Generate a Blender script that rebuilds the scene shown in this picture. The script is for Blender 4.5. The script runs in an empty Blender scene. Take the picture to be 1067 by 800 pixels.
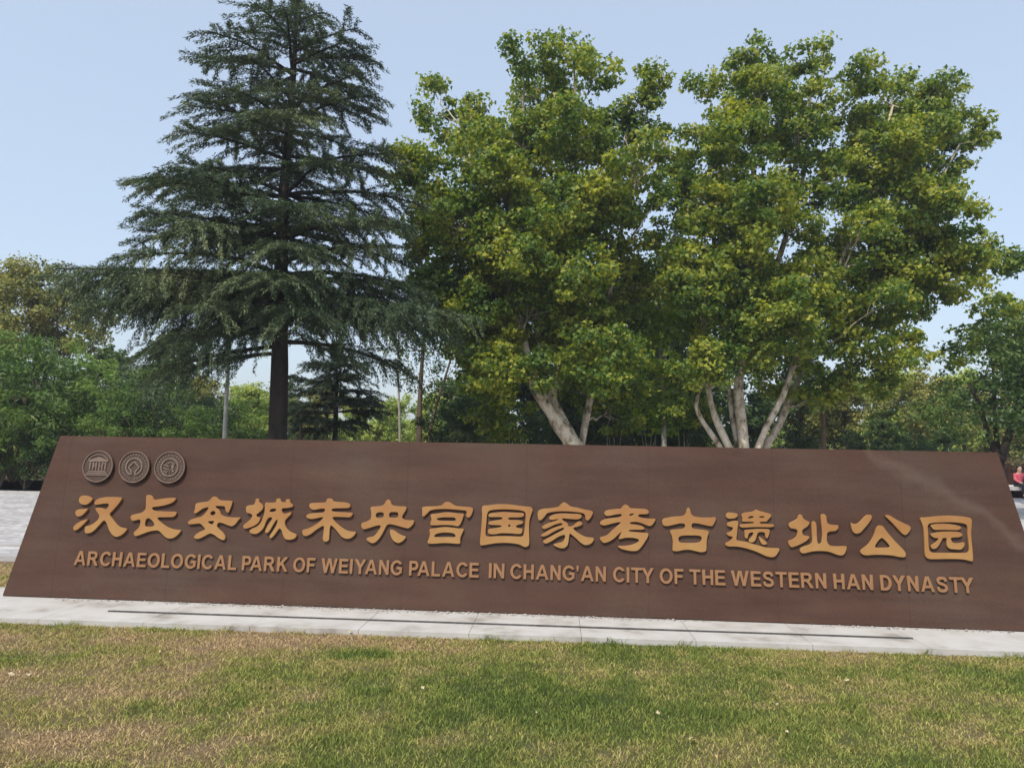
import bpy, bmesh, math, random
import numpy as np
from mathutils import Vector, Matrix
R = math.radians
random.seed(7)
rng = np.random.default_rng(11)
S = bpy.context.scene
C = S.collection

# ------------------------------------------------------------------ camera, sky, sun, exposure
EYE = 1.6
F_PX, HOR, ROLL = 790.0, 469.0, R(1.06)          # focal length (px of a 1067 wide frame), horizon row, roll
pit = math.atan((HOR - 400) / F_PX)
Fv = Vector((0, math.cos(pit), math.sin(pit)))
u0 = Vector((0, -math.sin(pit), math.cos(pit)))
r0 = Vector((1, 0, 0))
Rv = r0 * math.cos(ROLL) + u0 * math.sin(ROLL)
Uv = -r0 * math.sin(ROLL) + u0 * math.cos(ROLL)
cam_d = bpy.data.cameras.new('camera')
cam = bpy.data.objects.new('camera', cam_d)
C.objects.link(cam)
cam_d.sensor_fit = 'HORIZONTAL'
cam_d.sensor_width = 36
cam_d.lens = F_PX / 1067 * 36
cam_d.clip_end = 3000
cam.matrix_world = Matrix((
    (Rv.x, Uv.x, -Fv.x, 0), (Rv.y, Uv.y, -Fv.y, 0), (Rv.z, Uv.z, -Fv.z, EYE), (0, 0, 0, 1)))
S.camera = cam

SUN_EL, SUN_AZ = R(53), R(205)                    # azimuth of the sun measured clockwise from +Y
w = bpy.data.worlds.new('World')
S.world = w
w.use_nodes = True
nt = w.node_tree
nt.nodes.clear()
sky = nt.nodes.new('ShaderNodeTexSky')
sky.sky_type = 'NISHITA'
sky.sun_disc = False
sky.sun_elevation = SUN_EL
sky.sun_rotation = SUN_AZ
sky.altitude = 0
sky.air_density = 1.15
sky.dust_density = 3.2
sky.ozone_density = 2.6
bg = nt.nodes.new('ShaderNodeBackground')
bg.inputs['Strength'].default_value = 0.122
out = nt.nodes.new('ShaderNodeOutputWorld')
# thin even veil of humid air over the blue
sc = nt.nodes.new('ShaderNodeVectorMath'); sc.operation = 'SCALE'; sc.inputs['Scale'].default_value = .45
ad = nt.nodes.new('ShaderNodeVectorMath'); ad.operation = 'ADD'; ad.inputs[1].default_value = (1.66, 1.88, 2.16)
nt.links.new(sky.outputs[0], sc.inputs[0]); nt.links.new(sc.outputs[0], ad.inputs[0]); nt.links.new(ad.outputs[0], bg.inputs[0])
nt.links.new(bg.outputs[0], out.inputs[0])
sl = bpy.data.lights.new('sun', 'SUN')
sl.energy = 2.1
sl.angle = R(1.5)
sl.color = (1.0, 0.93, 0.82)
so = bpy.data.objects.new('sun', sl)
C.objects.link(so)
sdir = Vector((math.sin(SUN_AZ) * math.cos(SUN_EL), math.cos(SUN_AZ) * math.cos(SUN_EL), math.sin(SUN_EL)))
so.rotation_euler = sdir.to_track_quat('Z', 'Y').to_euler()
so.location = (0, 0, 30)
S.view_settings.view_transform = 'Standard'
S.view_settings.look = 'None'
S.view_settings.gamma = 1
S.view_settings.exposure = 0.95
S.render.engine = 'CYCLES'
S.cycles.max_bounces = 6
S.cycles.transparent_max_bounces = 4

# ------------------------------------------------------------------ helpers
EYEV = Vector((0, 0, EYE))
def ray(px, py):
    return Fv + Rv * ((px - 533.5) / F_PX) + Uv * ((400 - py) / F_PX)
def at(px, py, Y):
    d = ray(px, py)
    return EYEV + d * (Y / d.y)
def on_ground(px, py, z=0.0):
    d = ray(px, py)
    return EYEV + d * ((z - EYE) / d.z)

def tag(o, label=None, cat=None, group=None, kind=None):
    if label: o['label'] = label
    if cat: o['category'] = cat
    if group: o['group'] = group
    if kind: o['kind'] = kind
    return o
def empty(name, loc, rz=0):
    o = bpy.data.objects.new(name, None)
    o.empty_display_size = 0.3
    C.objects.link(o)
    o.location = loc
    o.rotation_euler = (0, 0, rz)
    return o

class MB:
    """collects vertex and face arrays; faces of 3 or 4 corners"""
    def __init__(s):
        s.v = []; s.n = 0; s.f3 = []; s.f4 = []; s.at = []
    def add(s, V, f3=None, f4=None, att=None):
        V = np.asarray(V, dtype=np.float64).reshape(-1, 3)
        if f3 is not None and len(f3): s.f3.append(np.asarray(f3, dtype=np.int64).reshape(-1, 3) + s.n)
        if f4 is not None and len(f4): s.f4.append(np.asarray(f4, dtype=np.int64).reshape(-1, 4) + s.n)
        s.v.append(V); s.n += len(V)
        if att is not None: s.at.append(np.asarray(att, dtype=np.float32))
    def box(s, c, d, rz=0.0):
        x, y, z = d[0] / 2, d[1] / 2, d[2] / 2
        V = np.array([[-x,-y,-z],[x,-y,-z],[x,y,-z],[-x,y,-z],[-x,-y,z],[x,-y,z],[x,y,z],[-x,y,z]])
        cr, sr = math.cos(rz), math.sin(rz)
        V = V @ np.array([[cr, sr, 0], [-sr, cr, 0], [0, 0, 1]]) + np.array(c)
        s.add(V, f4=[[0,3,2,1],[4,5,6,7],[0,1,5,4],[1,2,6,5],[2,3,7,6],[3,0,4,7]])
    def tube(s, pts, rad, sides=8, wob=0.0):
        P = np.asarray(pts, dtype=float); n = len(P)
        rad = np.broadcast_to(np.asarray(rad, dtype=float), (n,)) if np.ndim(rad) else np.full(n, rad)
        T = np.gradient(P, axis=0); T /= np.linalg.norm(T, axis=1)[:, None] + 1e-9
        up = np.array([0, 0, 1.0]) if abs(T[0][2]) < 0.9 else np.array([1.0, 0, 0])
        A = np.cross(T, up); A /= np.linalg.norm(A, axis=1)[:, None] + 1e-9
        B = np.cross(T, A)
        a = np.linspace(0, 2 * np.pi, sides, endpoint=False)
        rr = rad[:, None] * (1 + (rng.normal(0, wob, (n, sides)) if wob else 0))
        V = P[:, None, :] + rr[:, :, None] * (np.cos(a)[None, :, None] * A[:, None, :] + np.sin(a)[None, :, None] * B[:, None, :])
        i = np.arange(n - 1)[:, None] * sides; j = np.arange(sides)[None, :]; k = (j + 1) % sides
        f4 = np.stack([i + j, i + k, i + sides + k, i + sides + j], -1).reshape(-1, 4)
        V = V.reshape(-1, 3)
        base = len(V)
        V = np.vstack([V, P[0], P[-1]])
        f3 = [[base, (q + 1) % sides, q] for q in range(sides)] + [[base + 1, (n - 1) * sides + q, (n - 1) * sides + (q + 1) % sides] for q in range(sides)]
        s.add(V, f3=f3, f4=f4)
    def build(s, name, mat, parent=None, smooth=False, origin=None, att=None):
        V = np.vstack(s.v)
        if origin is not None: V = V - np.array(origin)
        me = bpy.data.meshes.new(name)
        f3 = np.vstack(s.f3) if s.f3 else np.zeros((0, 3), int)
        f4 = np.vstack(s.f4) if s.f4 else np.zeros((0, 4), int)
        loops = np.concatenate([f3.ravel(), f4.ravel()]).astype(np.int32)
        st = np.concatenate([np.arange(len(f3)) * 3, len(f3) * 3 + np.arange(len(f4)) * 4]).astype(np.int32)
        me.vertices.add(len(V)); me.vertices.foreach_set('co', V.astype(np.float32).ravel())
        me.loops.add(len(loops)); me.loops.foreach_set('vertex_index', loops)
        me.polygons.add(len(st)); me.polygons.foreach_set('loop_start', st)
        me.update(calc_edges=True)
        me.validate()
        me.polygons.foreach_set('use_smooth', np.full(len(me.polygons), smooth, dtype=bool))
        if att and s.at:
            a = me.attributes.new(att, 'FLOAT', 'POINT'); a.data.foreach_set('value', np.concatenate(s.at).astype(np.float32))
        me.materials.append(mat)
        o = bpy.data.objects.new(name, me); C.objects.link(o)
        if parent: o.parent = parent
        if origin is not None and parent is None: o.location = origin
        return o

def norm(a): return a / (np.linalg.norm(a, axis=-1, keepdims=True) + 1e-9)
def leaf_arrays(P, N, length, width, fold=0.25, drop=0.0):
    """folded diamond leaves: 4 vertices, 2 triangles each"""
    n = len(P)
    t = norm(np.cross(N, rng.normal(size=(n, 3))))
    t[:, 2] -= drop; t = norm(t)
    b = norm(np.cross(N, t)); N = np.cross(t, b)
    L = (length * rng.uniform(.7, 1.25, n))[:, None]; W = (width * rng.uniform(.75, 1.2, n))[:, None]
    V = np.stack([P - t * L * .5, P - b * W * .5 + N * W * fold + t * L * .05, P + t * L * .5, P + b * W * .5 + N * W * fold + t * L * .05], 1)
    i = np.arange(n)[:, None] * 4
    f3 = np.concatenate([i + [[0, 1, 2]], i + [[0, 2, 3]]], 0)
    return V.reshape(-1, 3), f3
def lobed_leaf_arrays(P, N, size):
    """broad pointed leaves with three lobes: 7 vertices, 3 quads"""
    n = len(P)
    t = norm(np.cross(N, rng.normal(size=(n, 3)))); t[:, 2] -= .5; t = norm(t)
    b = norm(np.cross(N, t)); N = np.cross(t, b)
    L = (size * rng.uniform(.65, 1.25, n))[:, None]
    def q(x, y, z): return P + b * L * x + t * L * y + N * L * z
    V = np.stack([q(0, -.5, 0), q(-.55, -.15, .14), q(-.22, .05, .03), q(0, .55, -.10), q(.22, .05, .03), q(.55, -.15, .14), q(0, 0, 0)], 1)
    i = np.arange(n)[:, None] * 7
    f4 = np.concatenate([i + [[0, 6, 2, 1]], i + [[6, 4, 3, 2]], i + [[0, 5, 4, 6]]], 0)
    return V.reshape(-1, 3), f4
def sph(n):
    return norm(rng.normal(size=(n, 3)))

# value noise for placing worn patches
_g = np.random.default_rng(3).random((64, 64))
def vnoise(x, y):
    x = np.asarray(x, float); y = np.asarray(y, float)
    xi = np.floor(x).astype(int); yi = np.floor(y).astype(int); fx = x - xi; fy = y - yi
    fx = fx * fx * (3 - 2 * fx); fy = fy * fy * (3 - 2 * fy)
    a = _g[xi % 64, yi % 64]; b = _g[(xi + 1) % 64, yi % 64]; c = _g[xi % 64, (yi + 1) % 64]; d = _g[(xi + 1) % 64, (yi + 1) % 64]
    return (a * (1 - fx) + b * fx) * (1 - fy) + (c * (1 - fx) + d * fx) * fy

# ------------------------------------------------------------------ materials
def new_mat(name):
    m = bpy.data.materials.new(name); m.use_nodes = True
    t = m.node_tree; t.nodes.clear()
    o = t.nodes.new('ShaderNodeOutputMaterial'); p = t.nodes.new('ShaderNodeBsdfPrincipled')
    t.links.new(p.outputs[0], o.inputs[0])
    return m, t, p, o
def N_(t, typ, **kw):
    n = t.nodes.new(typ)
    for k, v in kw.items():
        if k in n.inputs: n.inputs[k].default_value = v
        else: setattr(n, k, v)
    return n
def ramp(t, fac, stops):
    r = t.nodes.new('ShaderNodeValToRGB'); e = r.color_ramp.elements
    while len(e) > 1: e.remove(e[-1])
    e[0].position, e[0].color = stops[0][0], (*stops[0][1], 1)
    for p, c in stops[1:]:
        x = e.new(p); x.color = (*c, 1)
    t.links.new(fac, r.inputs[0]); return r
def noisy(name, stops, scale=4, detail=6, rough=.8, bump=0.0, bscale=None, coords='Object', stretch=None, spec=.3):
    m, t, p, o = new_mat(name)
    tc = N_(t, 'ShaderNodeTexCoord'); src = tc.outputs[coords]
    if stretch:
        mp = N_(t, 'ShaderNodeMapping'); mp.inputs['Scale'].default_value = stretch
        t.links.new(src, mp.inputs[0]); src = mp.outputs[0]
    n = N_(t, 'ShaderNodeTexNoise'); n.inputs['Scale'].default_value = scale; n.inputs['Detail'].default_value = detail; n.inputs['Roughness'].default_value = .62
    t.links.new(src, n.inputs['Vector'])
    r = ramp(t, n.outputs[0], stops); t.links.new(r.outputs[0], p.inputs['Base Color'])
    p.inputs['Roughness'].default_value = rough; p.inputs['Specular IOR Level'].default_value = spec
    if bump:
        n2 = N_(t, 'ShaderNodeTexNoise'); n2.inputs['Scale'].default_value = bscale or scale * 4; n2.inputs['Detail'].default_value = 8
        t.links.new(src, n2.inputs['Vector'])
        b = N_(t, 'ShaderNodeBump'); b.inputs['Strength'].default_value = bump; b.inputs['Distance'].default_value = .02
        t.links.new(n2.outputs[0], b.inputs['Height']); t.links.new(b.outputs[0], p.inputs['Normal'])
    return m
def leaf_mat(name, dark, mid, yel, trans=.35, nscale=.45, rough=.5, spec=.35, lo=.3, hi=.72):
    m, t, p, o = new_mat(name)
    ge = N_(t, 'ShaderNodeNewGeometry'); tc = N_(t, 'ShaderNodeTexCoord')
    n = N_(t, 'ShaderNodeTexNoise'); n.inputs['Scale'].default_value = nscale; n.inputs['Detail'].default_value = 3
    t.links.new(tc.outputs['Object'], n.inputs['Vector'])
    a = N_(t, 'ShaderNodeMath', operation='MULTIPLY_ADD')
    t.links.new(ge.outputs['Random Per Island'], a.inputs[0]); a.inputs[1].default_value = .38
    t.links.new(n.outputs[0], a.inputs[2])
    s = N_(t, 'ShaderNodeMath', operation='SUBTRACT'); t.links.new(a.outputs[0], s.inputs[0]); s.inputs[1].default_value = .19
    r = ramp(t, s.outputs[0], [(lo, dark), ((lo + hi) / 2, mid), (hi, yel)])
    t.links.new(r.outputs[0], p.inputs['Base Color']); p.inputs['Roughness'].default_value = rough; p.inputs['Specular IOR Level'].default_value = spec
    tr = N_(t, 'ShaderNodeBsdfTranslucent')
    hs = N_(t, 'ShaderNodeHueSaturation'); hs.inputs['Value'].default_value = 1.5; hs.inputs['Saturation'].default_value = 1.1; hs.inputs['Hue'].default_value = .505
    t.links.new(r.outputs[0], hs.inputs['Color']); t.links.new(hs.outputs[0], tr.inputs[0])
    mx = N_(t, 'ShaderNodeMixShader'); mx.inputs[0].default_value = trans
    t.links.new(p.outputs[0], mx.inputs[1]); t.links.new(tr.outputs[0], mx.inputs[2]); t.links.new(mx.outputs[0], o.inputs[0])
    return m
def plain(name, col, rough=.6, metal=0, spec=.4):
    m, t, p, o = new_mat(name)
    p.inputs['Base Color'].default_value = (*col, 1); p.inputs['Roughness'].default_value = rough
    p.inputs['Metallic'].default_value = metal; p.inputs['Specular IOR Level'].default_value = spec
    return m

M = {}
M['plane_leaf'] = leaf_mat('plane_leaf', (.052, .110, .020), (.150, .215, .032), (.37, .37, .050), trans=.44, nscale=.75, lo=.28, hi=.72)
M['young_leaf'] = leaf_mat('young_leaf', (.12, .20, .025), (.22, .31, .035), (.36, .40, .05), trans=.5, nscale=.5)
M['cedar_needle'] = leaf_mat('cedar_needle', (.030, .052, .024), (.070, .104, .044), (.22, .25, .11), trans=.12, nscale=.35, rough=.6, lo=.3, hi=.85)
M['pine_needle'] = leaf_mat('pine_needle', (.018, .034, .018), (.034, .055, .026), (.07, .10, .04), trans=.1, nscale=.6)
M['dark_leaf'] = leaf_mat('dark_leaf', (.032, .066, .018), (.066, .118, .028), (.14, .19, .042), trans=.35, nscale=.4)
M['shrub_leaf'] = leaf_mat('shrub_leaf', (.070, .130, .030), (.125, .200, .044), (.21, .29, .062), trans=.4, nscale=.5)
M['deep_green_leaf'] = leaf_mat('deep_green_leaf', (.020, .045, .014), (.038, .075, .020), (.085, .125, .03), trans=.28, nscale=.5)  # deep green, the darker bushes' own leaf colour
M['olive_leaf'] = leaf_mat('olive_leaf', (.10, .115, .028), (.19, .205, .045), (.33, .30, .08), trans=.3, nscale=.5)
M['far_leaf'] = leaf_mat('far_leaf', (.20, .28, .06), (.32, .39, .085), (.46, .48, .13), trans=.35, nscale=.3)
M['hedge_leaf'] = leaf_mat('hedge_leaf', (.09, .09, .035), (.14, .13, .05), (.2, .17, .07), trans=.2, nscale=.8)
M['red_twig'] = leaf_mat('red_twig', (.04, .018, .012), (.08, .03, .02), (.16, .08, .05), trans=.15, nscale=2)
M['plane_bark'] = noisy('plane_bark', [(.38, (.13, .10, .07)), (.44, (.34, .28, .20)), (.52, (.50, .42, .32)), (.60, (.62, .55, .45)), (.70, (.40, .33, .25))], scale=4.5, detail=5, rough=.85, bump=.5, bscale=9, stretch=(1, 1, .6))
M['dark_bark'] = noisy('dark_bark', [(.3, (.012, .010, .008)), (.7, (.045, .035, .028))], scale=5, rough=.95, bump=.9, bscale=10, stretch=(1, 1, .25))
M['brown_bark'] = noisy('brown_bark', [(.3, (.06, .045, .032)), (.7, (.16, .12, .085))], scale=5, rough=.95, bump=.7, stretch=(1, 1, .3))
M['pale_bark'] = noisy('pale_bark', [(.3, (.22, .20, .16)), (.7, (.42, .40, .34))], scale=5, rough=.9, bump=.4)

# ------------------------------------------------------------------ the sign's frame
BL = on_ground(2, 621); BR = on_ground(1103, 659.5)
ex = (BR - BL).normalized()
yawS = math.atan2(ex.y, ex.x)
SL = (BR - BL).length
LEAN = R(6)
nb = Vector((-ex.y, ex.x, 0))                       # towards the back
ev = nb * math.sin(LEAN) + Vector((0, 0, 1)) * math.cos(LEAN)
nf = ex.cross(ev)                                  # normal of the front face
if nf.y > 0: nf = -nf
INSET, SLANT, DEP = 0.385, 1.672, 0.62
def to_face(px, py, off=0.0):
    o = BL + nf * off
    d = ray(px, py); nn = nf
    P = EYEV + d * ((o - EYEV).dot(nn) / d.dot(nn)) - o
    return P.dot(ex), P.dot(ev)

# ------------------------------------------------------------------ ground
LAWN_Z = -0.05
kerb0 = on_ground(0, 643.5); kerb1 = on_ground(1067, 679)
kd = (kerb1 - kerb0); kd.z = 0; kd.normalize()
def dryness(x, y):
    x = np.asarray(x, float); y = np.asarray(y, float)
    d = .47 + .32 * (vnoise(x * .8 + 5, y * 1.1 + 2) - .5) + .42 * (vnoise(x * 2.3 + 9, y * 2.7) - .5) + .5 * (vnoise(x * 7, y * 7) - .5)
    def g(px, py, rx, ry, a):
        p = on_ground(px, py, LAWN_Z)
        return (.8 if px < 400 else .62) * a * np.exp(-((x - p.x) / rx) ** 2 - ((y - p.y) / ry) ** 2)
    d = d + g(150, 668, 2.2, .42, .55) + g(0, 720, 1.2, .8, .32) + g(60, 780, .9, .5, .3) + g(220, 770, .5, .35, .35) + g(330, 665, 1.0, .35, .4)
    d = d + g(700, 685, 2.4, .3, .2) + g(900, 688, 1.6, .28, .32) + g(450, 697, .35, .3, .35) + g(1000, 730, .9, .4, .15) + g(540, 775, .35, .25, .25) + g(780, 775, .5, .25, .15)
    d = d + g(385, 683, .5, .14, -.75) + g(120, 745, .55, .3, -.3) + g(400, 740, .9, .5, -.28) + g(620, 735, 1.2, .4, -.16) + g(850, 760, 1.1, .35, -.18) + g(255, 700, .5, .3, -.15)
    d = d - .17 * (1 / (1 + np.exp(-(x + .3) * 2.2))) + .01 * (1 / (1 + np.exp((x + 1.6) * 2)))
    return d + .4 * (y > 7.8)

def lawn_material(name, blade):
    m, t, p, o = new_mat(name)
    at_ = N_(t, 'ShaderNodeAttribute', attribute_name='dry')
    ge = N_(t, 'ShaderNodeNewGeometry')
    if blade:
        a = N_(t, 'ShaderNodeMath', operation='MULTIPLY_ADD'); t.links.new(ge.outputs['Random Per Island'], a.inputs[0]); a.inputs[1].default_value = .5
        t.links.new(at_.outputs['Fac'], a.inputs[2])
        s = N_(t, 'ShaderNodeMath', operation='SUBTRACT'); t.links.new(a.outputs[0], s.inputs[0]); s.inputs[1].default_value = .25
        r = ramp(t, s.outputs[0], [(.0, (.125, .175, .038)), (.28, (.205, .240, .055)), (.5, (.31, .305, .085)), (.72, (.40, .325, .135)), (1.0, (.45, .33, .18))])
        q1 = N_(t, 'ShaderNodeMath', operation='MULTIPLY'); t.links.new(ge.outputs['Random Per Island'], q1.inputs[0]); q1.inputs[1].default_value = 37.0
        q2 = N_(t, 'ShaderNodeMath', operation='FRACT'); t.links.new(q1.outputs[0], q2.inputs[0])
        q3 = N_(t, 'ShaderNodeMapRange'); t.links.new(q2.outputs[0], q3.inputs[0]); q3.inputs[3].default_value = .55; q3.inputs[4].default_value = 1.55
        hv_ = N_(t, 'ShaderNodeHueSaturation'); t.links.new(r.outputs[0], hv_.inputs['Color']); t.links.new(q3.outputs[0], hv_.inputs['Value']); r = hv_
        t.links.new(r.outputs[0], p.inputs['Base Color'])
        tr = N_(t, 'ShaderNodeBsdfTranslucent'); t.links.new(r.outputs[0], tr.inputs[0])
        mx = N_(t, 'ShaderNodeMixShader'); mx.inputs[0].default_value = .3
        t.links.new(p.outputs[0], mx.inputs[1]); t.links.new(tr.outputs[0], mx.inputs[2]); t.links.new(mx.outputs[0], o.inputs[0])
    else:
        tc = N_(t, 'ShaderNodeTexCoord'); n = N_(t, 'ShaderNodeTexNoise'); n.inputs['Scale'].default_value = 35; n.inputs['Detail'].default_value = 6
        t.links.new(tc.outputs['Object'], n.inputs['Vector'])
        a = N_(t, 'ShaderNodeMath', operation='MULTIPLY_ADD'); t.links.new(n.outputs[0], a.inputs[0]); a.inputs[1].default_value = .5; t.links.new(at_.outputs['Fac'], a.inputs[2])
        s = N_(t, 'ShaderNodeMath', operation='SUBTRACT'); t.links.new(a.outputs[0], s.inputs[0]); s.inputs[1].default_value = .25
        r = ramp(t, s.outputs[0], [(.0, (.035, .050, .014)), (.35, (.075, .08, .026)), (.6, (.13, .10, .052)), (1.0, (.18, .125, .078))])
        t.links.new(r.outputs[0], p.inputs['Base Color'])
        n2 = N_(t, 'ShaderNodeTexNoise'); n2.inputs['Scale'].default_value = 90; t.links.new(tc.outputs['Object'], n2.inputs['Vector'])
        b = N_(t, 'ShaderNodeBump'); b.inputs['Strength'].default_value = .8; b.inputs['Distance'].default_value = .02
        t.links.new(n2.outputs[0], b.inputs['Height']); t.links.new(b.outputs[0], p.inputs['Normal'])
    p.inputs['Roughness'].default_value = .75; p.inputs['Specular IOR Level'].default_value = .2
    return m
M['lawn'] = lawn_material('lawn_soil', False)
M['blade'] = lawn_material('grass_blade', True)

# one ground sheet reaching the horizon, finer near the viewer
gx = np.concatenate([np.linspace(-900, -14, 14)[:-1], np.linspace(-14, 14, 113), np.linspace(14, 900, 14)[1:]])
gy = np.concatenate([np.linspace(-300, 1, 8)[:-1], np.linspace(1, 13, 61), np.linspace(13, 1500, 24)[1:]])
X, Yg = np.meshgrid(gx, gy)
Z = np.full_like(X, LAWN_Z)
m = MB()
nx, ny = len(gx), len(gy)
idx = (np.arange(ny - 1)[:, None] * nx + np.arange(nx - 1)[None, :]).ravel()
m.add(np.stack([X, Yg, Z], -1).reshape(-1, 3), f4=np.stack([idx, idx + 1, idx + nx + 1, idx + nx], 1), att=dryness(X, Yg).ravel())
g = m.build('ground', M['lawn'], att='dry'); tag(g, kind='structure')

# grass blades on the lawn in front of the paving strip and on the patch left of the sign
def kerb_y(x): return kerb0.y + (np.asarray(x) - kerb0.x) * kd.y / kd.x
def blades(n, xr, yr, mask, hmin, hmax):
    x = rng.uniform(*xr, n); y = rng.uniform(*yr, n); k = mask(x, y); x = x[k]; y = y[k]
    tuft = vnoise(x * 9, y * 9)
    k = rng.random(len(x)) < (.35 + .9 * tuft); x = x[k]; y = y[k]; n = len(x)
    d = dryness(x, y)
    h = rng.uniform(hmin, hmax, n) * (1.15 - .45 * np.clip(d, 0, 1)) * (.7 + .6 * vnoise(x * 4 + 3, y * 4))
    a = rng.uniform(0, 2 * np.pi, n); ln = rng.uniform(.2, 1.1, n) * h * (1 + .7 * np.clip(d, 0, 1)); wd = rng.uniform(.0018, .0034, n)
    ca, sa = np.cos(a), np.sin(a); b = rng.uniform(0, 2 * np.pi, n); cb, sb = np.cos(b), np.sin(b)
    z0 = np.full(n, LAWN_Z)
    P0 = np.stack([x - cb * wd, y - sb * wd, z0], 1); P1 = np.stack([x + cb * wd, y + sb * wd, z0], 1)
    mx_ = x + ca * ln * .4; my_ = y + sa * ln * .4
    P2 = np.stack([mx_ + cb * wd * .8, my_ + sb * wd * .8, z0 + h * .65], 1); P3 = np.stack([mx_ - cb * wd * .8, my_ - sb * wd * .8, z0 + h * .65], 1)
    P4 = np.stack([x + ca * ln, y + sa * ln, z0 + h], 1)
    V = np.stack([P0, P1, P2, P3, P4], 1).reshape(-1, 3); i = np.arange(n)[:, None] * 5
    return V, i + [[3, 2, 4]], i + [[0, 1, 2, 3]], np.repeat(d, 5)
m = MB()
hw = lambda y: .72 * y + 2.8
V, f3, f4, a = blades(640000, (-8.6, 8.6), (3.5, 7.4), lambda x, y: (y < kerb_y(x) - .005) & (np.abs(x) < hw(y)), 0.013, .030)
m.add(V, f3=f3, f4=f4, att=a)
V, f3, f4, a = blades(45000, (-9.5, -4.6), (7.9, 10.3), lambda x, y: ((x < BL.x - .03) | (y > 8.9)) & (y > 8.06) , .03, .06)
m.add(V, f3=f3, f4=f4, att=a)
# longer unmown tufts along the kerb
for _ in range(45):
    x = rng.uniform(-5.2, 5.2); y = float(kerb_y(x)) - rng.uniform(.01, .09); k = int(rng.uniform(8, 26))
    V, f3, f4, a = blades(k, (x - .05, x + .05), (y - .02, y + .01), lambda a_, b_: np.ones(len(a_), bool), .035, .075)
    if len(V): m.add(V, f3=f3, f4=f4, att=a - .1)
go = m.build('lawn_grass', M['blade'], att='dry'); tag(go, 'short patchy lawn, part green and part dried brown', 'grass', kind='stuff')

# plaza of small pale setts behind the sign
def plaza_material():
    m, t, p, o = new_mat('plaza_setts')
    tc = N_(t, 'ShaderNodeTexCoord')
    v = N_(t, 'ShaderNodeTexVoronoi'); v.inputs['Scale'].default_value = 10; t.links.new(tc.outputs['Object'], v.inputs['Vector'])
    n = N_(t, 'ShaderNodeTexNoise'); n.inputs['Scale'].default_value = .8; n.inputs['Detail'].default_value = 6; t.links.new(tc.outputs['Object'], n.inputs['Vector'])
    sp = N_(t, 'ShaderNodeSeparateColor'); t.links.new(v.outputs['Color'], sp.inputs[0])
    a = N_(t, 'ShaderNodeMath', operation='MULTIPLY_ADD'); t.links.new(sp.outputs[0], a.inputs[0]); a.inputs[1].default_value = .6; t.links.new(n.outputs[0], a.inputs[2])
    r = ramp(t, a.outputs[0], [(.3, (.22, .212, .21)), (.8, (.33, .32, .318)), (1.2, (.45, .44, .435))])
    t.links.new(r.outputs[0], p.inputs['Base Color']); p.inputs['Roughness'].default_value = .85
    b = N_(t, 'ShaderNodeBump'); b.inputs['Strength'].default_value = .6; b.inputs['Distance'].default_value = .01; t.links.new(v.outputs['Distance'], b.inputs['Height']); t.links.new(b.outputs[0], p.inputs['Normal'])
    return m
M['plaza'] = plaza_material()
M['granite'] = noisy('granite', [(.32, (.27, .25, .225)), (.44, (.39, .375, .35)), (.55, (.43, .418, .40)), (.75, (.48, .465, .445))], scale=2.4, detail=9, rough=.8, bump=.15, bscale=60)
M['granite_kerb'] = noisy('granite_kerb', [(.3, (.29, .28, .28)), (.7, (.40, .39, .385))], scale=3, detail=9, rough=.85, bump=.2, bscale=50)
PZ = -0.02
m = MB()
pts = [(-60, 10.9), (60, 10.4), (60, 36), (14, 36), (14, 23.5), (-9, 24.8), (-60, 27)]
bm = bmesh.new()
bf = bm.faces.new([bm.verts.new((x, y, PZ)) for x, y in pts]); bmesh.ops.triangulate(bm, faces=[bf])
me = bpy.data.meshes.new('plaza'); bm.to_mesh(me); bm.free(); me.materials.append(M['plaza'])
pz = bpy.data.objects.new('plaza', me); C.objects.link(pz); tag(pz, kind='structure')
m = MB()
for (y0, wd, z) in ((10.72, .30, .02), (11.9, .22, .012)):
    x = -14.0
    while x < 14:
        m.box((x + .49, y0 - x * .008, z / 2 - .04), (.972, wd, .08 + z))
        x += .98
kp = m.build('plaza_kerb', M['granite_kerb']); tag(kp, kind='structure')
# dark planting bed under the trees
M['bed'] = noisy('bed_soil', [(.3, (.06, .055, .03)), (.6, (.11, .10, .05)), (.8, (.17, .13, .08))], scale=3, rough=.95, bump=.8, bscale=20)
bm = bmesh.new()
bf = bm.faces.new([bm.verts.new((x, y, LAWN_Z + .012)) for x, y in [(-60, 27.002), (-9, 24.802), (14, 23.502), (14, 36.002), (60, 36.002), (60, 120), (-60, 120)]])
bmesh.ops.triangulate(bm, faces=[bf])
me = bpy.data.meshes.new('planting_bed'); bm.to_mesh(me); bm.free(); me.materials.append(M['bed'])
pb = bpy.data.objects.new('planting_bed', me); C.objects.link(pb); tag(pb, kind='structure')

# ------------------------------------------------------------------ paving strip under the sign, drain
E2 = Vector((kd.x, kd.y, 0)); N2 = Vector((-kd.y, kd.x, 0))
strip_org = Vector((kerb0.x, kerb0.y, 0))
def strip_pt(s, d, z): return strip_org + E2 * s + N2 * d + Vector((0, 0, z))
_q = (on_ground(113, 637) + on_ground(951, 665.5)) / 2 - strip_org
DR0 = _q.dot(N2)
print('drain row', DR0)
m = MB()
rzk = math.atan2(kd.y, kd.x)
s = -1.6
k = 0
while s < 12.5:
    L = .98
    # near row (kerb side, drain behind it), far row reaching under the sign
    c = strip_pt(s + L / 2, .70, -.06); m.box(c, (L - .004, 1.40, .12 + rng.uniform(-.0015, .0015)), rzk)
    s += L; k += 1
st = m.build('paving_strip', M['granite']); tag(st, kind='structure')
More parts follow.
